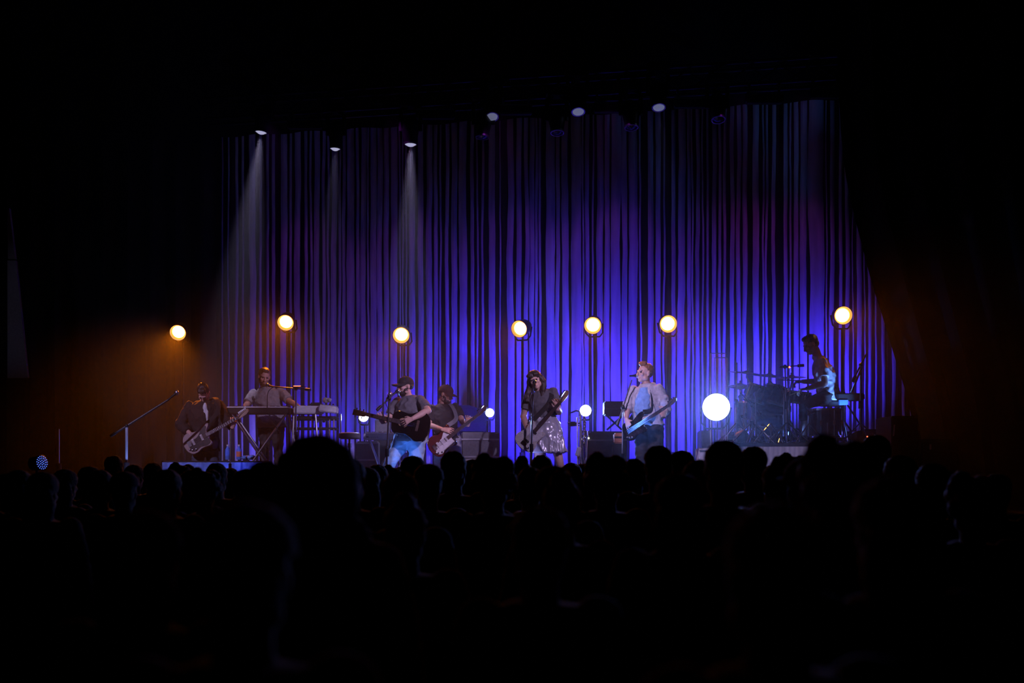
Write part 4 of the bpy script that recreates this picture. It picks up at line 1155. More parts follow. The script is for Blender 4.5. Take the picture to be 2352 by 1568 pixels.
guitar('electric_guitar', 'taupe offset-body electric guitar held by the bowed guitarist', P(425, 1027, -.26), P(574, 945, -.28), (0, -1, .15), 'offset', 'g_taupe', 'guard_b',
       strap=((.41, .14, 0), [P(500, 945, -.2), P(499, 918, -.06), P(486, 916, .09), P(460, 950, .20), P(430, 1000, .1)], (0.0, .02, -.02)))

# -- keyboard player
Y = 16.3; P = lambda px, py, dy=0: W(px, py, 16.3 + dy)
J = J_(Y, dict(head=(607, 865, -.04), neck=(611, 889, .02), sl=(582, 903), sr=(645, 898), chest=(615, 928), pelvis=(622, 966, .05),
     el=(567, 928, -.14), wl=(562, 937, -.36), er=(666, 922, -.12), wr=(686, 933, -.25), hl=(609, 978, .05), hr=(637, 978, .05), kl=(608, 1035), kr=(639, 1035), al=(606, 1092), ar=(641, 1092)))
person('bearded keyboard player in a loose grey t-shirt reaching across two keyboards', base_of(623, Y, KZ), J, dict(face=(.3, -.85, -.28), tilt=-.1, top='grey_tee', sleeve=.85, loose=.022, sw=1.15, legs='black_cloth', hair='short', hairm='hairbrown', beard=True,
     handl=((-.45, -.75, -.3), (0, -.3, -1), 1, .3), handr=((.85, -.3, -.12), (0, -.1, -1), -1, .22), b=1.12, wr=.014))

# -- acoustic singer
Y = 15.1; P = lambda px, py, dy=0: W(px, py, 15.1 + dy)
J = J_(Y, dict(head=(931, 887, -.02), neck=(940, 908, .02), sl=(913, 923, .10), sr=(965, 918, -.08), chest=(941, 948), pelvis=(941, 997, .03),
     el=(893, 960, .02), wl=(879, 969, -.24), er=(983, 943, -.24), wr=(946, 962, -.40), hl=(927, 1008, .06), hr=(956, 1008, -.02), kl=(896, 1062, -.08), kr=(957, 1078, -.03), al=(868, 1145, .06), ar=(962, 1145)))
person('singer in a dark cap, charcoal t-shirt and light jeans strumming a black acoustic guitar', base_of(935, Y, STAGE), J, dict(face=(-.83, -.55, -.02), top='dgrey_tee', sleeve=.78, loose=.022, sw=1.2, legs='jeans', lw=1.18, hair='under_cap', hairm='hairdark', beard=True, capm='cap',
     handl=((-.3, -.3, .9), (-.2, .9, 0), -1, .7), handr=((-.92, -.05, -.35), (.1, 1, -.2), -1, .35), b=1.2, ak=1.12, skin='skin2', wr=.015, toe=(-.5, -.8, 0)))
guitar('acoustic_guitar', 'black dreadnought acoustic guitar held by the singer in light jeans', P(987, 986, -.30), P(811, 946, -.32), (-.05, -1, .22), 'acoustic', 'g_black', 'glossblack', neckm='rosewood')

# -- capped guitarist
Y = 16.0; P = lambda px, py, dy=0: W(px, py, 16.0 + dy)
J = J_(Y, dict(head=(1024, 905, -.02), neck=(1017, 927, .02), sl=(993, 938, -.08), sr=(1046, 934, .10), chest=(1019, 962), pelvis=(1026, 1000, .03),
     el=(984, 976, -.12), wl=(1017, 986, -.33), er=(1062, 968, -.02), wr=(1074, 976, -.25), hl=(1014, 1012), hr=(1041, 1012, .05), kl=(1010, 1078, -.03), kr=(1049, 1078), al=(1006, 1141), ar=(1054, 1141)))
person('guitarist in a dark red cap and black t-shirt looking down at a red guitar', base_of(1028, Y, STAGE), J, dict(face=(.86, -.38, -.30), top='black_cloth', sleeve=.7, loose=.022, sw=1.2, legs='grey_pants', lw=1.15, hair='under_cap', hairm='hairdark', beard=True, capm='cap_red',
     handl=((.95, -.1, -.1), (-.1, .9, -.4), 1, .4), handr=((.2, -.3, .95), (-.2, .95, 0), 1, .75), b=1.1, skin='skin', wr=.014, toe=(.5, -.8, 0)))
guitar('electric_guitar', 'dark red double-cutaway guitar with a white pickguard', P(989, 1036, -.30), P(1121, 936, -.34), (.1, -1, .15), 'strat', 'g_red', 'guard_w', neckm='rosewood',
       strap=((.41, .14, 0), [P(1048, 960, -.16), P(1036, 930, -.06), P(1014, 925, .12), P(990, 970, .2), P(982, 1010, .1)], (0.0, .02, -.02)), strapm='grey')

# -- long-haired singer
Y = 14.5; P = lambda px, py, dy=0: W(px, py, 14.5 + dy)
J = J_(Y, dict(head=(1229, 873, -.03), neck=(1241, 897, .02), sl=(1213, 912, .02), sr=(1270, 899, -.02), chest=(1243, 928), pelvis=(1251, 970, .02),
     el=(1202, 956, .03), wl=(1211, 985, -.20), er=(1284, 946, .05), wr=(1281, 939, -.20), hl=(1239, 984), hr=(1267, 984), kl=(1238, 1066, -.04), kr=(1286, 1062, -.04), al=(1236, 1148), ar=(1293, 1148)))
pr, ax = person('long-haired singer in a cropped dark tee and silver satin skirt playing a pale guitar', base_of(1252, Y, STAGE), J, dict(face=(-.12, -.98, -.1), tilt=.32, top='dgrey_tee', sleeve=.62, loose=.016, sw=1.12, hem=.06, hair='long', hairm='hairdark', skin='skin2',
     handl=((.75, -.2, -.6), (.1, .9, -.2), 1, .45), handr=((-.1, -.35, .95), (-.4, .9, 0), 1, .8), b=.98, wr=.011, hk=.97))
mb = MB(); s_ = V((1, 0, 0)); f_ = V((0, 1, 0))
mb.rings([(P(1250, 955), s_ * .150, f_ * .125), (P(1251, 970), s_ * .185, f_ * .15), (P(1253, 1000), s_ * .225, f_ * .18), (P(1257, 1030), s_ * .255, f_ * .20), (P(1258, 1038), s_ * .255, f_ * .20)], 40)
vpart('skirt', mb, .009, 'satin', pr, smooth=1, wr=.034, wf=7.5, seed=4.2, stretch=(1.3, 1.3, .7))
guitar('electric_guitar', 'pale single-cutaway guitar of the long-haired singer', P(1195, 1028, -.24), P(1309, 900, -.30), (-.05, -1, .12), 'tele', 'g_cream', 'guard_w',
       strap=((.385, .12, 0), [P(1262, 925, -.16), P(1266, 900, -.04), P(1255, 897, .12), P(1225, 950, .2), P(1200, 1000, .1)], (0.0, .02, -.02)))

# -- bass player
Y = 14.3; P = lambda px, py, dy=0: W(px, py, 14.3 + dy)
J = J_(Y, dict(head=(1481, 857, -.02), neck=(1488, 880, .02), sl=(1455, 897, .08), sr=(1513, 893, -.08), chest=(1485, 928), pelvis=(1489, 968, .02),
     el=(1441, 938, .02), wl=(1439, 963, -.16), er=(1529, 940, -.06), wr=(1523, 957, -.34), hl=(1477, 982, .03), hr=(1504, 982, -.02), kl=(1474, 1062, -.03), kr=(1508, 1062, -.03), al=(1472, 1149), ar=(1510, 1149)))
pr, ax = person('short-haired bass player in a pale open shirt over a blue tee singing sideways', base_of(1490, Y, STAGE), J, dict(face=(-.86, -.48, .08), top='denim_shirt', topname='open_shirt', sleeve=1.15, loose=.026, sw=1.2, hem=-.05, legs='black_cloth', lw=1.12, hair='quiff', hairm='hairginger',
     handl=((.3, -.25, -.9), (.5, .7, 0), 1, .35), handr=((.1, -.35, .92), (-.3, .9, 0), 1, .8), b=1.05, skin='skin2', wr=.016, toe=(-.4, -.9, 0)))
tm = MB(); fw = V((-.42, -.9, 0)).normalized(); sd = V((.9, -.42, 0))
tm.rings([(P(1480, 890, -.06), sd * .075, fw * .05), (P(1478, 915, -.09), sd * .10, fw * .075), (P(1476, 940, -.09), sd * .11, fw * .085), (P(1479, 954, -.07), sd * .10, fw * .085)], 24)
vpart('t_shirt', tm, .009, 'blue_tee', pr, smooth=3, wr=.012, wf=10)
guitar('bass_guitar', 'black four-string bass guitar of the short-haired player', P(1434, 998, -.10), P(1557, 918, -.66), (-.2, -1, .15), 'bass', 'g_black', 'guard_b', neckm='rosewood',
       strap=((.49, .14, 0), [P(1497, 940, -.22), P(1496, 900, -.12), P(1492, 884, .05), P(1470, 930, .2), P(1445, 970, .12)], (0.0, .02, -.02)))

# -- drummer
Y = 15.0; P = lambda px, py, dy=0: W(px, py, 15.0 + dy)
J = J_(Y, dict(head=(1862, 791, -.01), neck=(1879, 817), sl=(1881, 829, .17), sr=(1890, 831, -.17), chest=(1893, 858), pelvis=(1903, 902),
     el=(1886, 876, .27), wl=(1842, 876, .18), er=(1894, 880, -.27), wr=(1852, 893, -.33), hl=(1899, 912, .10), hr=(1899, 912, -.10), kl=(1849, 925, .2), kr=(1846, 930, -.2), al=(1842, 1005, .2), ar=(1848, 1005, -.22)))
J['hipdir'] = V((.1, -1, 0)).normalized()
person('drummer in a pale t-shirt seated sideways and looking down at the kit', base_of(1899, Y, RZ), J, dict(face=(-.86, -.12, -.48), top='white_tee', sleeve=.72, loose=.018, sw=1.15, legs='black_cloth', legend=.5, hair='short', hairm='hairdark',
     handl=((-1, -.05, -.05), (0, 0, -1), 1, .8), handr=((-1, -.05, -.12), (0, .1, -1), -1, .8), b=1.04, wr=.014, toe=(-1, -.1, 0)))
t = thing('drum_stool', 'round black drum stool under the drummer', 'stool', P(1908, 0).xy.to_3d() + V((0, 0, RZ)))
q = P(1908, 924)
part('seat', MB().lathe([(.14, -.05), (.17, -.03), (.175, .0), (.16, .012), (.1, .014)], 24, M.Translation(q)), 'matteblack', t)
part('post', MB().tube([q - V((0, 0, .05)), V((q.x, q.y, RZ + .12))], .02, 10), 'chrome', t)
for k in range(3):
    a = 2.1 * k
    part('leg', MB().tube([(q.x, q.y, RZ + .22), (q.x + .25 * math.cos(a), q.y + .25 * math.sin(a), RZ + .012)], .012, 8), 'chrome', t)
def stick(label, a, b):
    a = V(a); b = V(b)
    t = thing('drumstick', label, 'drumstick', a, 'drumsticks in the drummer\'s hands')
    part('shaft', MB().tube([a, a.lerp(b, .8), b], [.0075, .0075, .004], 8), 'wood', t); part('tip', MB().ell(b, (.007, .007, .007), None, 8, 6), 'wood', t)
stick('drumstick in the drummer\'s near hand slanting down to the snare', P(1858, 889, -.34), P(1812, 908, -.30))
stick('drumstick in the drummer\'s far hand level above the kit', P(1846, 874, .18), P(1785, 872, .10))

# ================================================================ drum kit
def drum(name, label, c, axis, r, h, lugs=8, legs=(), group='drums of the kit', head='drumhead'):
    c = V(c); t = thing(name, label, 'drum', c - V((0, 0, 0)), group)
    mx = M.Translation(c) @ frame_to(axis)
    part('shell', MB().lathe([(r, -h / 2), (r, h / 2)], 28, mx), 'shell', t)
    for s in (-1, 1):
        part('hoop', MB().lathe([(r * .985, s * h / 2 - .012), (r * 1.05, s * h / 2 - .012), (r * 1.05, s * h / 2 + .014), (r * .985, s * h / 2 + .014), (r * .985, s * h / 2 - .012)], 28, mx, cap=False), 'chrome', t)
        part('head', MB().lathe([(r * .98, s * (h / 2 + .002)), (.01, s * (h / 2 + .004))], 28, mx, cap=False), head, t)
    for k in range(lugs):
        a = 2 * math.pi * k / lugs + .3
        lug = part('lug', MB().bbox((r * 1.02 * math.cos(a), r * 1.02 * math.sin(a), 0), (.03, .03, .07), .008, mx), 'chrome', t)
        part('tension_rod', MB().tube([mx @ V((r * 1.045 * math.cos(a), r * 1.045 * math.sin(a), -h / 2)), mx @ V((r * 1.045 * math.cos(a), r * 1.045 * math.sin(a), h / 2))], .004, 6), 'chrome', lug)
    for a, b in legs: part('leg', MB().tube([V(a), V(b)], .010, 8), 'chrome', t)
    return t
P = lambda px, py, dy=0: W(px, py, 15.0 + dy)
c = V((P(1757, 0).x, 15.0, RZ + .30))
drum('bass_drum', 'large dark bass drum lying on its side in the middle of the kit', c, (-1, 0, .02), .285, .42, 10, [((c.x - .1, c.y - .27, c.z - .1), (c.x - .2, c.y - .36, RZ + .01)), ((c.x - .1, c.y + .27, c.z - .1), (c.x - .2, c.y + .36, RZ + .01))])
c = P(1738, 906, -.18); drum('rack_tom', 'small dark tom mounted farthest from the drummer', c, (.35, 0, 1), .15, .20, 6)
c = P(1782, 910, -.16); drum('rack_tom', 'small dark tom mounted nearer the drummer', c, (.35, .05, 1), .165, .22, 6)
c = P(1830, 912, -.05); drum('snare_drum', 'shallow snare drum in front of the drummer\'s knees', c, (.12, -.1, 1), .175, .14, 8, [((c.x, c.y, c.z - .08), (c.x, c.y, RZ + .15)), ((c.x, c.y, RZ + .22), (c.x + .2, c.y - .12, RZ + .01)), ((c.x, c.y, RZ + .22), (c.x - .2, c.y - .12, RZ + .01)), ((c.x, c.y, RZ + .22), (c.x, c.y + .22, RZ + .01))])
c = V((P(1893, 0, -.42).x, 14.55, P(0, 972, -.42).z)); drum('floor_tom', 'deep dark floor tom on chrome legs in front of the drummer\'s stool', c, (0, 0, 1), .205, .34, 8,
     [((c.x + .22 * math.cos(a), c.y + .22 * math.sin(a), c.z), (c.x + .22 * math.cos(a), c.y + .22 * math.sin(a), RZ + .01)) for a in (.6, 2.7, 4.6)])
c = V((P(1722, 0, .3).x, 15.3, P(0, 955, .3).z)); drum('floor_tom', 'dark floor tom at the back of the kit behind the drum shield', c, (0, 0, 1), .19, .36, 8,
     [((c.x + .2 * math.cos(a), c.y + .2 * math.sin(a), c.z), (c.x + .2 * math.cos(a), c.y + .2 * math.sin(a), RZ + .01)) for a in (.6, 2.7, 4.6)])
def cymbal(label, c, n, r, px_base=None, dy=0.0, hats=False):
    c = V(c); n = V(n).normalized(); mx = M.Translation(c) @ frame_to(n)
    b = V((P(px_base, 0, dy).x if px_base else c.x, c.y + dy, RZ))
    t = thing('cymbal', label, 'cymbal', b, 'cymbals on chrome stands')
    part('plate', MB().lathe([(.012, .03), (.03, .026), (.05, .012), (r * .6, .004), (r, -.012), (r, -.016), (r * .6, 0), (.05, .008), (.012, .024)], 32, mx, cap=False), 'brass', t)
    if hats: part('plate', MB().lathe([(.012, -.06), (.05, -.05), (r, -.026), (r, -.030), (.05, -.054), (.012, -.064)], 32, mx, cap=False), 'brass', t)
    part('wing_nut', MB().tube([c + n * .03, c + n * .06], .012, 8), 'chrome', t)
    top = c - n * .06
    joint = V((b.x, b.y, top.z - .18)) if px_base else top - V((0, 0, .1))
    part('upper_tube', MB().tube([c + n * .02, top, joint], .011, 8), 'chrome', t)
    part('lower_tube', MB().tube([joint, V((b.x, b.y, RZ + .12))], .019, 10), 'chrome', t)
    part('clamp', MB().bbox(joint, (.055, .05, .06), .012), 'chrome', t)
    part('collar', MB().tube([V((b.x, b.y, RZ + .42)), V((b.x, b.y, RZ + .5))], .028, 10), 'chrome', t)
    for k in range(3):
        a = 2.1 * k + .8
        part('leg', MB().tube([(b.x, b.y, RZ + .34), (b.x + .27 * math.cos(a), b.y + .27 * math.sin(a), RZ + .012)], .010, 8), 'chrome', t)
cymbal('crash cymbal highest at the far end of the kit', P(1716, 856, -.05), (.12, -.1, 1), .24, 1737, .0)
cymbal('broad cymbal tilted over the middle of the kit', P(1768, 862, .12), (.1, -.06, 1), .25, 1800, .0)
cymbal('cymbal with an amber-lit edge nearest the drummer', P(1818, 866, -.25), (-.06, -.05, 1), .19, 1802, .0)
cymbal('pair of hi-hat cymbals low beside the snare', P(1700, 884, .25), (0, -.04, 1), .17, None, 0, hats=True)
# extra mic stands around the drums
for i, (px, py, px2, py2, dy, lab) in enumerate([(1692, 832, 1692, 832, -.3, 'thin upright stand at the far end of the kit beside the shield'), (1727, 930, 1700, 900, -.45, 'short boom stand low in front of the bass drum')]):
    b = V((P(px, 0, dy).x, 15.0 + dy, RZ))
    mic_stand(lab, b, P(px, py, dy), None if px2 == px else P(px2, py2, dy - .05), tripod=True, r=.010)
b = V((P(1808, 0, -.55).x, 14.45, RZ)); mic_stand('overhead mic stand in front of the snare with a red-lit tip', b, P(1803, 842, -.55), P(1790, 843, -.55), tripod=True, r=.010)
p = P(1811, 843, -.57); t = thing('overhead_microphone', 'small overhead microphone with a red-lit end above the cymbals', 'microphone', p)
part('body', MB().tube([p - V((.11, 0, -.005)), p], .011, 10), 'blackmetal', t); part('tip', MB().ell(p + V((.012, 0, 0)), (.014, .012, .012), None, 10, 8), 'red_glow', t)
# more chrome hardware crowding the kit
def boom_stand(label, px, dy, top, arm_px, arm_py, r=.012):
    b = V((P(px, 0, dy).x, 15.0 + dy, RZ)); t = thing('drum_hardware_stand', label, 'stand', b, 'chrome stands of the kit')
    tp = P(px, top, dy); e = P(arm_px, arm_py, dy - .03)
    part('lower_tube', MB().tube([b + V((0, 0, .1)), b.lerp(tp, .55)], r * 1.5, 10), 'chrome', t)
    part('upper_tube', MB().tube([b.lerp(tp, .5), tp], r, 10), 'chrome', t)
    part('arm', MB().tube([tp, e], r * .8, 8), 'chrome', t)
    part('clamp', MB().bbox(tp, (.05, .05, .06), .012), 'chrome', t)
    part('wing_nut', MB().tube([tp + V((.02, -.02, 0)), tp + V((.07, -.03, .012))], .008, 6), 'chrome', t)
    part('collar', MB().tube([b.lerp(tp, .5), b.lerp(tp, .56)], r * 2.2, 10), 'chrome', t)
    part('clip', MB().ell(e, (.022, .018, .022), None, 10, 8), 'blackmetal', t)
    for k in range(3):
        a = 2.1 * k + px * .1
        part('leg', MB().tube([b + V((0, 0, .26)), b + V((.22 * math.cos(a), .22 * math.sin(a), .012))], .010, 8), 'chrome', t)
boom_stand('bright chrome stand rising before the far tom', 1736, -.5, 905, 1748, 888)
boom_stand('chrome stand between the bass drum and the snare with its arm leaning out', 1801, -.42, 900, 1790, 886)
boom_stand('low chrome stand beside the bass drum with its arm pointing at the shield', 1722, -.42, 968, 1705, 956)
boom_stand('low chrome stand before the bass drum holding a mic', 1770, -.55, 985, 1752, 975)
boom_stand('slim chrome stand between the floor tom and the snare', 1858, -.55, 950, 1850, 930)
for i, pts in enumerate([[(1812, 905, -.5), (1808, 950, -.52), (1815, 990, -.5), (1835, 1016, -.5)], [(1700, 955, -.45), (1712, 990, -.5), (1740, 1012, -.52), (1775, 1017, -.5)], [(1895, 1000, -.62), (1880, 1015, -.6), (1850, 1010, -.6), (1832, 1017, -.58)]]):
    q = [P(*c_) for c_ in pts]; q[-1].z = RZ + .008
    single('cable', MB().tube(spline(q, 8), .006, 6), 'matteblack', ['black cable drooping from the overhead microphone stand', 'black cable looping low across the bass drum', 'black cable curling on the riser below the floor tom'][i], 'cable', q[-1], 'cables on the drum riser')
# pad table beside the drummer
q = P(1947, 912, -.1)
t = thing('drum_pad_table', 'flat black sample pad on a stand behind the drummer', 'drum pad', (q.x, q.y, RZ))
part('pad', MB().bbox(q, (.36, .3, .09), .015), 'matteblack', t)
part('screen', MB().bbox(q + V((-.10, -.155, -.075)), (.12, .02, .07), .006), 'bottle', t)
part('post', MB().tube([q - V((.04, 0, .045)), V((q.x - .04, q.y, RZ + .1))], .017, 8), 'chrome', t)
for k in range(3):
    a = 2.1 * k + .4
    part('leg', MB().tube([(q.x - .04, q.y, RZ + .3), (q.x - .04 + .26 * math.cos(a), q.y + .26 * math.sin(a), RZ + .012)], .011, 8), 'chrome', t)
p = P(1957, 901, -.12); single('orange_cup', MB().lathe([(.022, -.035), (.028, .03), (.026, .03), (.02, -.03)], 14, M.Translation(p + V((0, 0, .02)))), 'label', 'small orange cup on the black sample pad', 'cup', p - V((0, 0, .015)))
b = V((P(1976, 0, -.3).x, 14.7, RZ)); mic_stand('tall boom stand behind the drummer with a bright blue-lit boom', b, P(1977, 838, -.3), P(1990, 812, -.3), tripod=True, r=.013)
a_, b_ = P(1955, 902, -.32), P(1980, 842, -.32)
single('boom_arm', MB().tube([a_, b_], .014, 8), 'chrome', 'bright slanted boom arm rising from behind the sample pad', 'stand', a_)
t, c_, d_ = case('tech_monitor', 'dark box on the riser corner beyond the sample pad with amber pilot lights', 'speaker', 1985, 2016, 985, None, 14.6, .3, 'matteblack', zb=RZ, lids=(.9,), trim='blackmetal')
for dx in (-.05, .04): part('pilot_light', MB().ell((c_.x + dx, 14.59, c_.z), (.008, .006, .008), None, 8, 6), 'red_glow', t)
# blue uplight on the riser behind the drummer
c = V((W(1968, 0, 14.45).x, 14.45, RZ + .12)); d = V((-.22, .48, .83)).normalized()
t = thing('floor_par', 'blue floor par on the riser behind the drummer', 'stage light', (c.x, c.y, RZ), 'floor pars along the stage lip')
mx = M.Translation(c) @ frame_to(d)
part('housing', MB().lathe([(.06, -.16), (.09, -.12), (.095, 0), (.085, .005)], 20, mx), 'lampbody', t)
part('lens', MB().lathe([(.08, 0), (.07, .008), (.03, .012), (.01, .013)], 20, mx), 'batten_lens', t)
for s in (-1, 1): part('foot', MB().box((c.x, c.y + s * .11, RZ + .08), (.06, .015, .16)), 'blackmetal', t)
spot('par_spot', c + d * .05, c + d * 3, 85, (.12, .3, 1), 20, .6, .06)
c = V((W(1712, 0, 14.62).x, 14.62, RZ + .12)); d = V((1, .12, .42)).normalized()  # added uplight that fills the drummer's front with blue
t = thing('floor_par', 'blue floor par added on the riser to light the drummer', 'stage light', (c.x, c.y, RZ), 'floor pars along the stage lip')
mx = M.Translation(c) @ frame_to(d)
part('housing', MB().lathe([(.05, -.14), (.075, -.1), (.08, 0), (.07, .005)], 20, mx), 'lampbody', t)
part('lens', MB().lathe([(.066, 0), (.06, .008), (.03, .012), (.01, .013)], 20, mx), 'batten_lens', t)
for s in (-1, 1): part('foot', MB().box((c.x, c.y + s * .09, RZ + .07), (.05, .015, .14)), 'blackmetal', t)
spot('par_spot', c + d * .05, c + d * 3, 110, (.08, .25, 1), 26, .6, .05)
# drum shield
def shield(px0, px1, py0, Y, label):
    a = W(px0, py0, Y); b = W(px1, py0, Y + .02); zb = STAGE + .01
    t = thing('drum_shield_panel', label, 'screen', ((a.x + b.x) / 2, Y, STAGE), 'clear drum shield panels')
    part('sheet', MB().box(((a.x + b.x) / 2, Y, (a.z + zb) / 2), (b.x - a.x - .012, .006, a.z - zb)), 'acrylic', t)
    for x in (a.x, b.x): part('edge', MB().box((x, Y, (a.z + zb) / 2), (.008, .012, a.z - zb)), 'white', t, 'edge whitened for gathered light')  # white edges imitate lamp light gathered in the acrylic
    part('edge', MB().box(((a.x + b.x) / 2, Y, a.z), (b.x - a.x, .012, .008)), 'white', t, 'edge whitened for gathered light')
shield(1632, 1666, 811, 14.46, 'clear acrylic drum shield panel nearer the bass player, slightly taller')
shield(1641, 1670, 821, 14.34, 'clear acrylic drum shield panel overlapping in front, slightly lower')

# ================================================================ mics for the singers
b = V((W(884, 0, 14.72).x, 14.72, STAGE))
mic_stand('mic stand in front of the acoustic singer with lit chrome foot', b, W(894, 915, 14.72), W(909, 901, 14.78), tripod=False, r=.012)
microphone('vocal microphone at the acoustic singer\'s mouth', W(917, 896, 14.84), W(903, 905, 14.76), None)
microphone('second slim microphone clipped just below the singer\'s mouth', W(898, 902, 14.6), W(888, 916, 14.6), [W(886, 925, 14.6), W(892, 940, 14.62)])
b = V((W(1217, 0, 14.1).x, 14.1, STAGE))
mic_stand('mic stand in front of the long-haired singer with lit chrome foot', b, W(1224, 890, 14.1), None, tripod=False, r=.012)
microphone('vocal microphone at the long-haired singer\'s mouth', W(1226, 874, 14.2), W(1229, 884, 14.1), [W(1226, 905, 14.08), W(1218, 960, 14.05)])
b = V((W(1428, 0, 14.2).x, 14.2, STAGE))
mic_stand('dark boom mic stand beside the bass player', b, W(1431, 935, 14.2), W(1451, 872, 14.25), tripod=True, mt='steel', r=.011)
microphone('vocal microphone pointing sideways at the bass player\'s mouth', W(1468, 862, 14.3), W(1446, 863, 14.26), None)
# spare stand beside the bowed guitarist's knees
b = V((W(527, 0, 15.1).x, 15.1, STAGE)); mic_stand('short dark stand between the bowed guitarist and the blue bottle', b, W(530, 985, 15.1), None, tripod=True, mt='steel', r=.01)

# road case with a painted glint at the dark side
p = W(2137, 1026, 13.2)
t, c_, d_ = case('road_case', 'black road case in the dark right of the speaker stack with a small painted glint', 'case', 2118, 2200, 1008, None, 13.35, .5, 'matteblack', lids=(.98,), trim='blackmetal')
part('label', MB().bbox(W(2137, 1026, 13.34), (.022, .006, .06), .002), 'white', t)  # white slip painted in for a bright glint
# ================================================================ audience
def crowd_proto(kind):
    """a standing onlooker seen from behind, 1.75 m to the crown, facing +y, base at the origin"""
    t = thing('person', 'onlooker', 'person', (0, 0, 0), 'audience silhouettes')
    c = V((0, .01, 1.635)); f, r, u = V((0, 1, 0)), V((1, 0, 0)), V((0, 0, 1))
    mb = MB(); head_mb(mb, c, f, r, u, V((0, 0, 1.47)), 1.0)
    J = dict(pelvis=V((0, 0, .95)), chest=V((0, 0, 1.25)), neck=V((0, 0, 1.48)), sl=V((-.18, 0, 1.42)), sr=V((.18, 0, 1.42)))
    mb.rings(torso_rings(J, -.01, 1.0), 16)
    for s in (-1, 1):
        mb.tube([V((s * .19, 0, 1.41)), V((s * .25, .0, 1.13)), V((s * .24, .1, .9))], [.055, .042, .03], 10)
        hand_mb(mb, V((s * .24, .1, .9)), (0, .15, -1), (-s, 0, 0), s, .3)
        mb.tube([V((s * .1, 0, .92)), V((s * .11, 0, .5)), V((s * .11, -.02, .09))], [.08, .055, .04], 10)
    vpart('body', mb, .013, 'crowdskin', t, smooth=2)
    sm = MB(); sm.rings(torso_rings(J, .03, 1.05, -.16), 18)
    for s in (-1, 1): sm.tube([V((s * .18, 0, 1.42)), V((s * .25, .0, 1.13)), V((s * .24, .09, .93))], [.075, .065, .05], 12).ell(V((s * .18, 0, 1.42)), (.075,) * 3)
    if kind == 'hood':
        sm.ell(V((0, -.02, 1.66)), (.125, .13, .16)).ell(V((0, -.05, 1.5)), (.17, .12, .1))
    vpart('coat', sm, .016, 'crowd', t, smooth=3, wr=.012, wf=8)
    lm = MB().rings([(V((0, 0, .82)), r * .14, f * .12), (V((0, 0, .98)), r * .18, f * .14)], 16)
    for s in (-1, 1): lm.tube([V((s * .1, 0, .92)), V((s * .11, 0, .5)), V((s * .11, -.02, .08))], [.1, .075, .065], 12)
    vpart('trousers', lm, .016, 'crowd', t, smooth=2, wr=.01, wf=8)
    for s in (-1, 1): part('shoe', MB().bbox((s * .11, .04, .045), (.1, .27, .09), .035), 'shoe', t)
    hm = MB(); e = lambda o, q: hm.ell(c + V(o), q, None, 16, 10)
    if kind in ('short', 'cap'):
        e((0, -.02, .045), (.088, .10, .088)); e((0, -.05, -.02), (.075, .06, .06))
    elif kind == 'curly':
        for k in range(26):
            a = random.uniform(0, 6.28); z = random.uniform(-.05, .12); q = .085 * math.sqrt(max(.05, 1 - (z / .14) ** 2))
            e((q * math.cos(a), -.03 + q * .9 * math.sin(a), z + .03), (.05, .05, .045))
        e((0, -.02, .05), (.1, .11, .1))
    elif kind == 'long':
        e((0, -.015, .05), (.095, .108, .09)); e((0, -.07, -.08), (.105, .06, .16)); e((0, -.09, -.2), (.1, .045, .1))
    elif kind == 'bun':
        e((0, -.015, .045), (.09, .10, .088)); e((0, -.05, .13), (.05, .05, .045))
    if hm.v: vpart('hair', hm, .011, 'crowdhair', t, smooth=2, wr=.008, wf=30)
    if kind == 'cap':
        cp = MB().rings([(c + V((0, -.005, .04)), r * .098, f * .115), (c + V((0, -.005, .09)), r * .09, f * .106), (c + V((0, -.005, .125)), r * .06, f * .075), (c + V((0, -.005, .14)), r * .01, f * .012)], 20)
        co = part('cap', cp, 'crowd', t); part('brim', MB().rings([(c + V((0, .13, .045)), r * .085, f * .07), (c + V((0, .13, .053)), r * .085, f * .07)], 18), 'crowd', co)
    return t
PROTO = {k: crowd_proto(k) for k in ('short', 'cap', 'curly', 'long', 'bun', 'hood')}
used = set()
TOP = {k: max(v.co.z for c in t.children for v in c.data.vertices) for k, t in PROTO.items()}
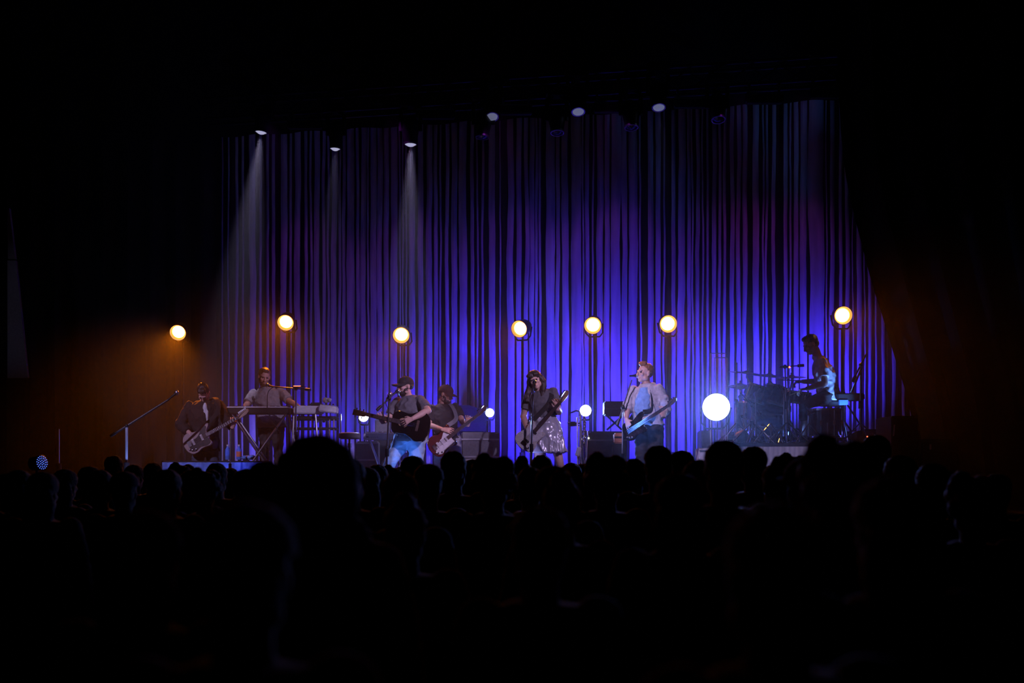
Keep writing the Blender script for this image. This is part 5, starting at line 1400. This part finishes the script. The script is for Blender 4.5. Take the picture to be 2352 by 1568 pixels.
CROWD = [  # px of the head, row of its top, distance, kind, label
 (262, 1045, 12.0, 'short', 'onlooker with short hair just left of the brightly lit mic stand'),
 (308, 1066, 11.6, 'long', 'onlooker right of the brightly lit mic stand foot'),
 (352, 1062, 11.2, 'short', 'onlooker just left of the blue table skirt'),
 (417, 1060, 10.6, 'curly', 'curly-haired onlooker before the blue table skirt'),
 (498, 1062, 10.0, 'short', 'onlooker below the bowed guitarist\'s knees'),
 (736, 997, 3.4, 'hood', 'large blurred hooded onlooker looming below the keyboards'),
 (612, 1058, 5.0, 'short', 'onlooker close in front, left of the large hooded figure'),
 (868, 1066, 9.4, 'short', 'onlooker just right of the large hooded figure'),
 (948, 1046, 9.0, 'cap', 'capped onlooker below the acoustic singer\'s legs'),
 (1042, 1035, 8.6, 'short', 'onlooker below the guitarist in the dark red cap'),
 (1086, 1054, 9.8, 'long', 'onlooker between the two guitarists, half hidden'),
 (1134, 1038, 6.4, 'curly', 'bushy-haired onlooker below the wide flight case'),
 (1196, 1046, 8.0, 'bun', 'onlooker with hair tied up left of the long-haired singer\'s mic stand'),
 (1243, 1044, 9.2, 'short', 'onlooker below the silver satin skirt'),
 (1312, 1062, 9.8, 'long', 'onlooker beneath the small white box'),
 (1392, 1036, 6.6, 'curly', 'onlooker below the low black amplifier cabinet'),
 (1456, 1052, 8.2, 'short', 'onlooker at the bass player\'s feet'),
 (1512, 1022, 7.6, 'short', 'onlooker directly below the bass player'),
 (1566, 1034, 8.6, 'cap', 'capped onlooker below the thick dark lamp stand'),
 (1608, 1054, 7.0, 'long', 'onlooker with blurred shoulders left of the drum shield'),
 (1662, 1009, 5.6, 'short', 'tall onlooker right under the dazzling light'),
 (1730, 1024, 7.6, 'short', 'onlooker below the far end of the drums'),
 (1786, 1046, 6.6, 'bun', 'onlooker below the bass drum'),
 (1822, 1038, 7.4, 'curly', 'curly-haired onlooker in front of the pale riser skirt'),
 (1928, 994, 3.5, 'curly', 'large dark bushy-haired head below the drummer'),
 (2012, 998, 7.4, 'short', 'onlooker at the end of the riser beyond the large bushy head'),
 (2068, 1044, 7.0, 'long', 'onlooker in front of the dark speaker stack'),
 (2142, 1062, 6.0, 'short', 'onlooker right of the dark speaker stack'),
 (2232, 1080, 5.2, 'curly', 'dim curly onlooker near the dark side edge'),
 (46, 1078, 7.5, 'short', 'onlooker at the extreme outer edge beside the speckled blue light'),
 (150, 1076, 9.0, 'long', 'onlooker beneath the dim bare stand'),
 (205, 1070, 10.2, 'cap', 'capped onlooker between the dim stand and the bright one'),
 (330, 1168, 3.0, 'long', 'near long-haired onlooker low in the dark foreground under the mic stand'),
 (1240, 1160, 3.2, 'short', 'near onlooker low in the dark foreground under the long-haired singer'),
 (1560, 1085, 3.3, 'long', 'near onlooker with blurred pale-edged hair under the bass player'),
 (2050, 1090, 3.0, 'long', 'near onlooker low at the dark side beneath the large bushy head'),
 (930, 1130, 3.4, 'bun', 'near onlooker with a bun in the dark foreground under the acoustic singer'),
 (560, 1150, 2.6, 'cap', 'near capped onlooker in the dark foreground under the low table'),
 (1780, 1150, 2.8, 'short', 'near onlooker in the dark foreground under the drums'),
]
GAPS = [(20, 1086, 8.5), (98, 1082, 8.0), (178, 1084, 8.6), (232, 1078, 9.4), (285, 1082, 9.0), (330, 1080, 9.6), (384, 1076, 9.2), (440, 1078, 9.0), (470, 1072, 8.4), (530, 1074, 8.8), (566, 1076, 7.4),
 (660, 1040, 4.2), (806, 1052, 4.6), (842, 1072, 8.0), (905, 1066, 8.6), (918, 1080, 6.6), (985, 1064, 8.4), (1008, 1074, 7.2), (1066, 1072, 7.0), (1108, 1074, 7.6), (1168, 1070, 7.2), (1218, 1072, 7.0), (1272, 1068, 7.8), (1292, 1080, 6.6),
 (1340, 1064, 8.0), (1362, 1074, 7.0), (1425, 1066, 7.2), (1480, 1062, 6.8), (1540, 1066, 6.6), (1590, 1070, 6.4), (1634, 1062, 6.4), (1700, 1058, 6.2), (1756, 1062, 6.2), (1806, 1066, 6.0), (1856, 1050, 5.6),
 (1990, 1050, 5.4), (2036, 1066, 5.8), (2100, 1070, 6.2), (2185, 1082, 6.0), (2290, 1086, 5.8)]
kk = ['short', 'long', 'curly', 'short', 'cap', 'bun']
for i, (px, py, d) in enumerate(GAPS):
    CROWD.append((px, py, d, kk[i % 6], 'indistinct dark onlooker filling the packed crowd between the heads in front'))
taken = []
for px, py, d0, kind, lab in CROWD:
    for off in (0, .3, -.3, .6, -.6, .9, -.9, 1.2, -1.2, 1.6, -1.6, 2.0, -2.0, 2.4, -2.4, 2.8, 3.2):
        d = d0 + off; q = V(((px - 1176) * d / F, d)); tz = (ZC - (py - HOR) * d / F) / TOP[kind]
        if d < 12.3 and .82 < tz < 1.13 and all((q - o_).length > .64 for o_ in taken): break
    taken.append(q)
    topz = ZC - (py - HOR) * d / F
    s = topz / TOP[kind]
    loc = V(((px - 1176) * d / F, d, 0)); rz = random.uniform(-.25, .25)
    pr_ = PROTO[kind]
    if kind not in used:
        used.add(kind); o = pr_; o.location = loc; o.rotation_euler = (0, 0, rz); o.scale = (s, s, s); o['label'] = lab
    else:
        o = copy_tree(pr_, loc, rz, s, lab)
    if lab.startswith('indistinct'): o['group'] = 'indistinct packed crowd'
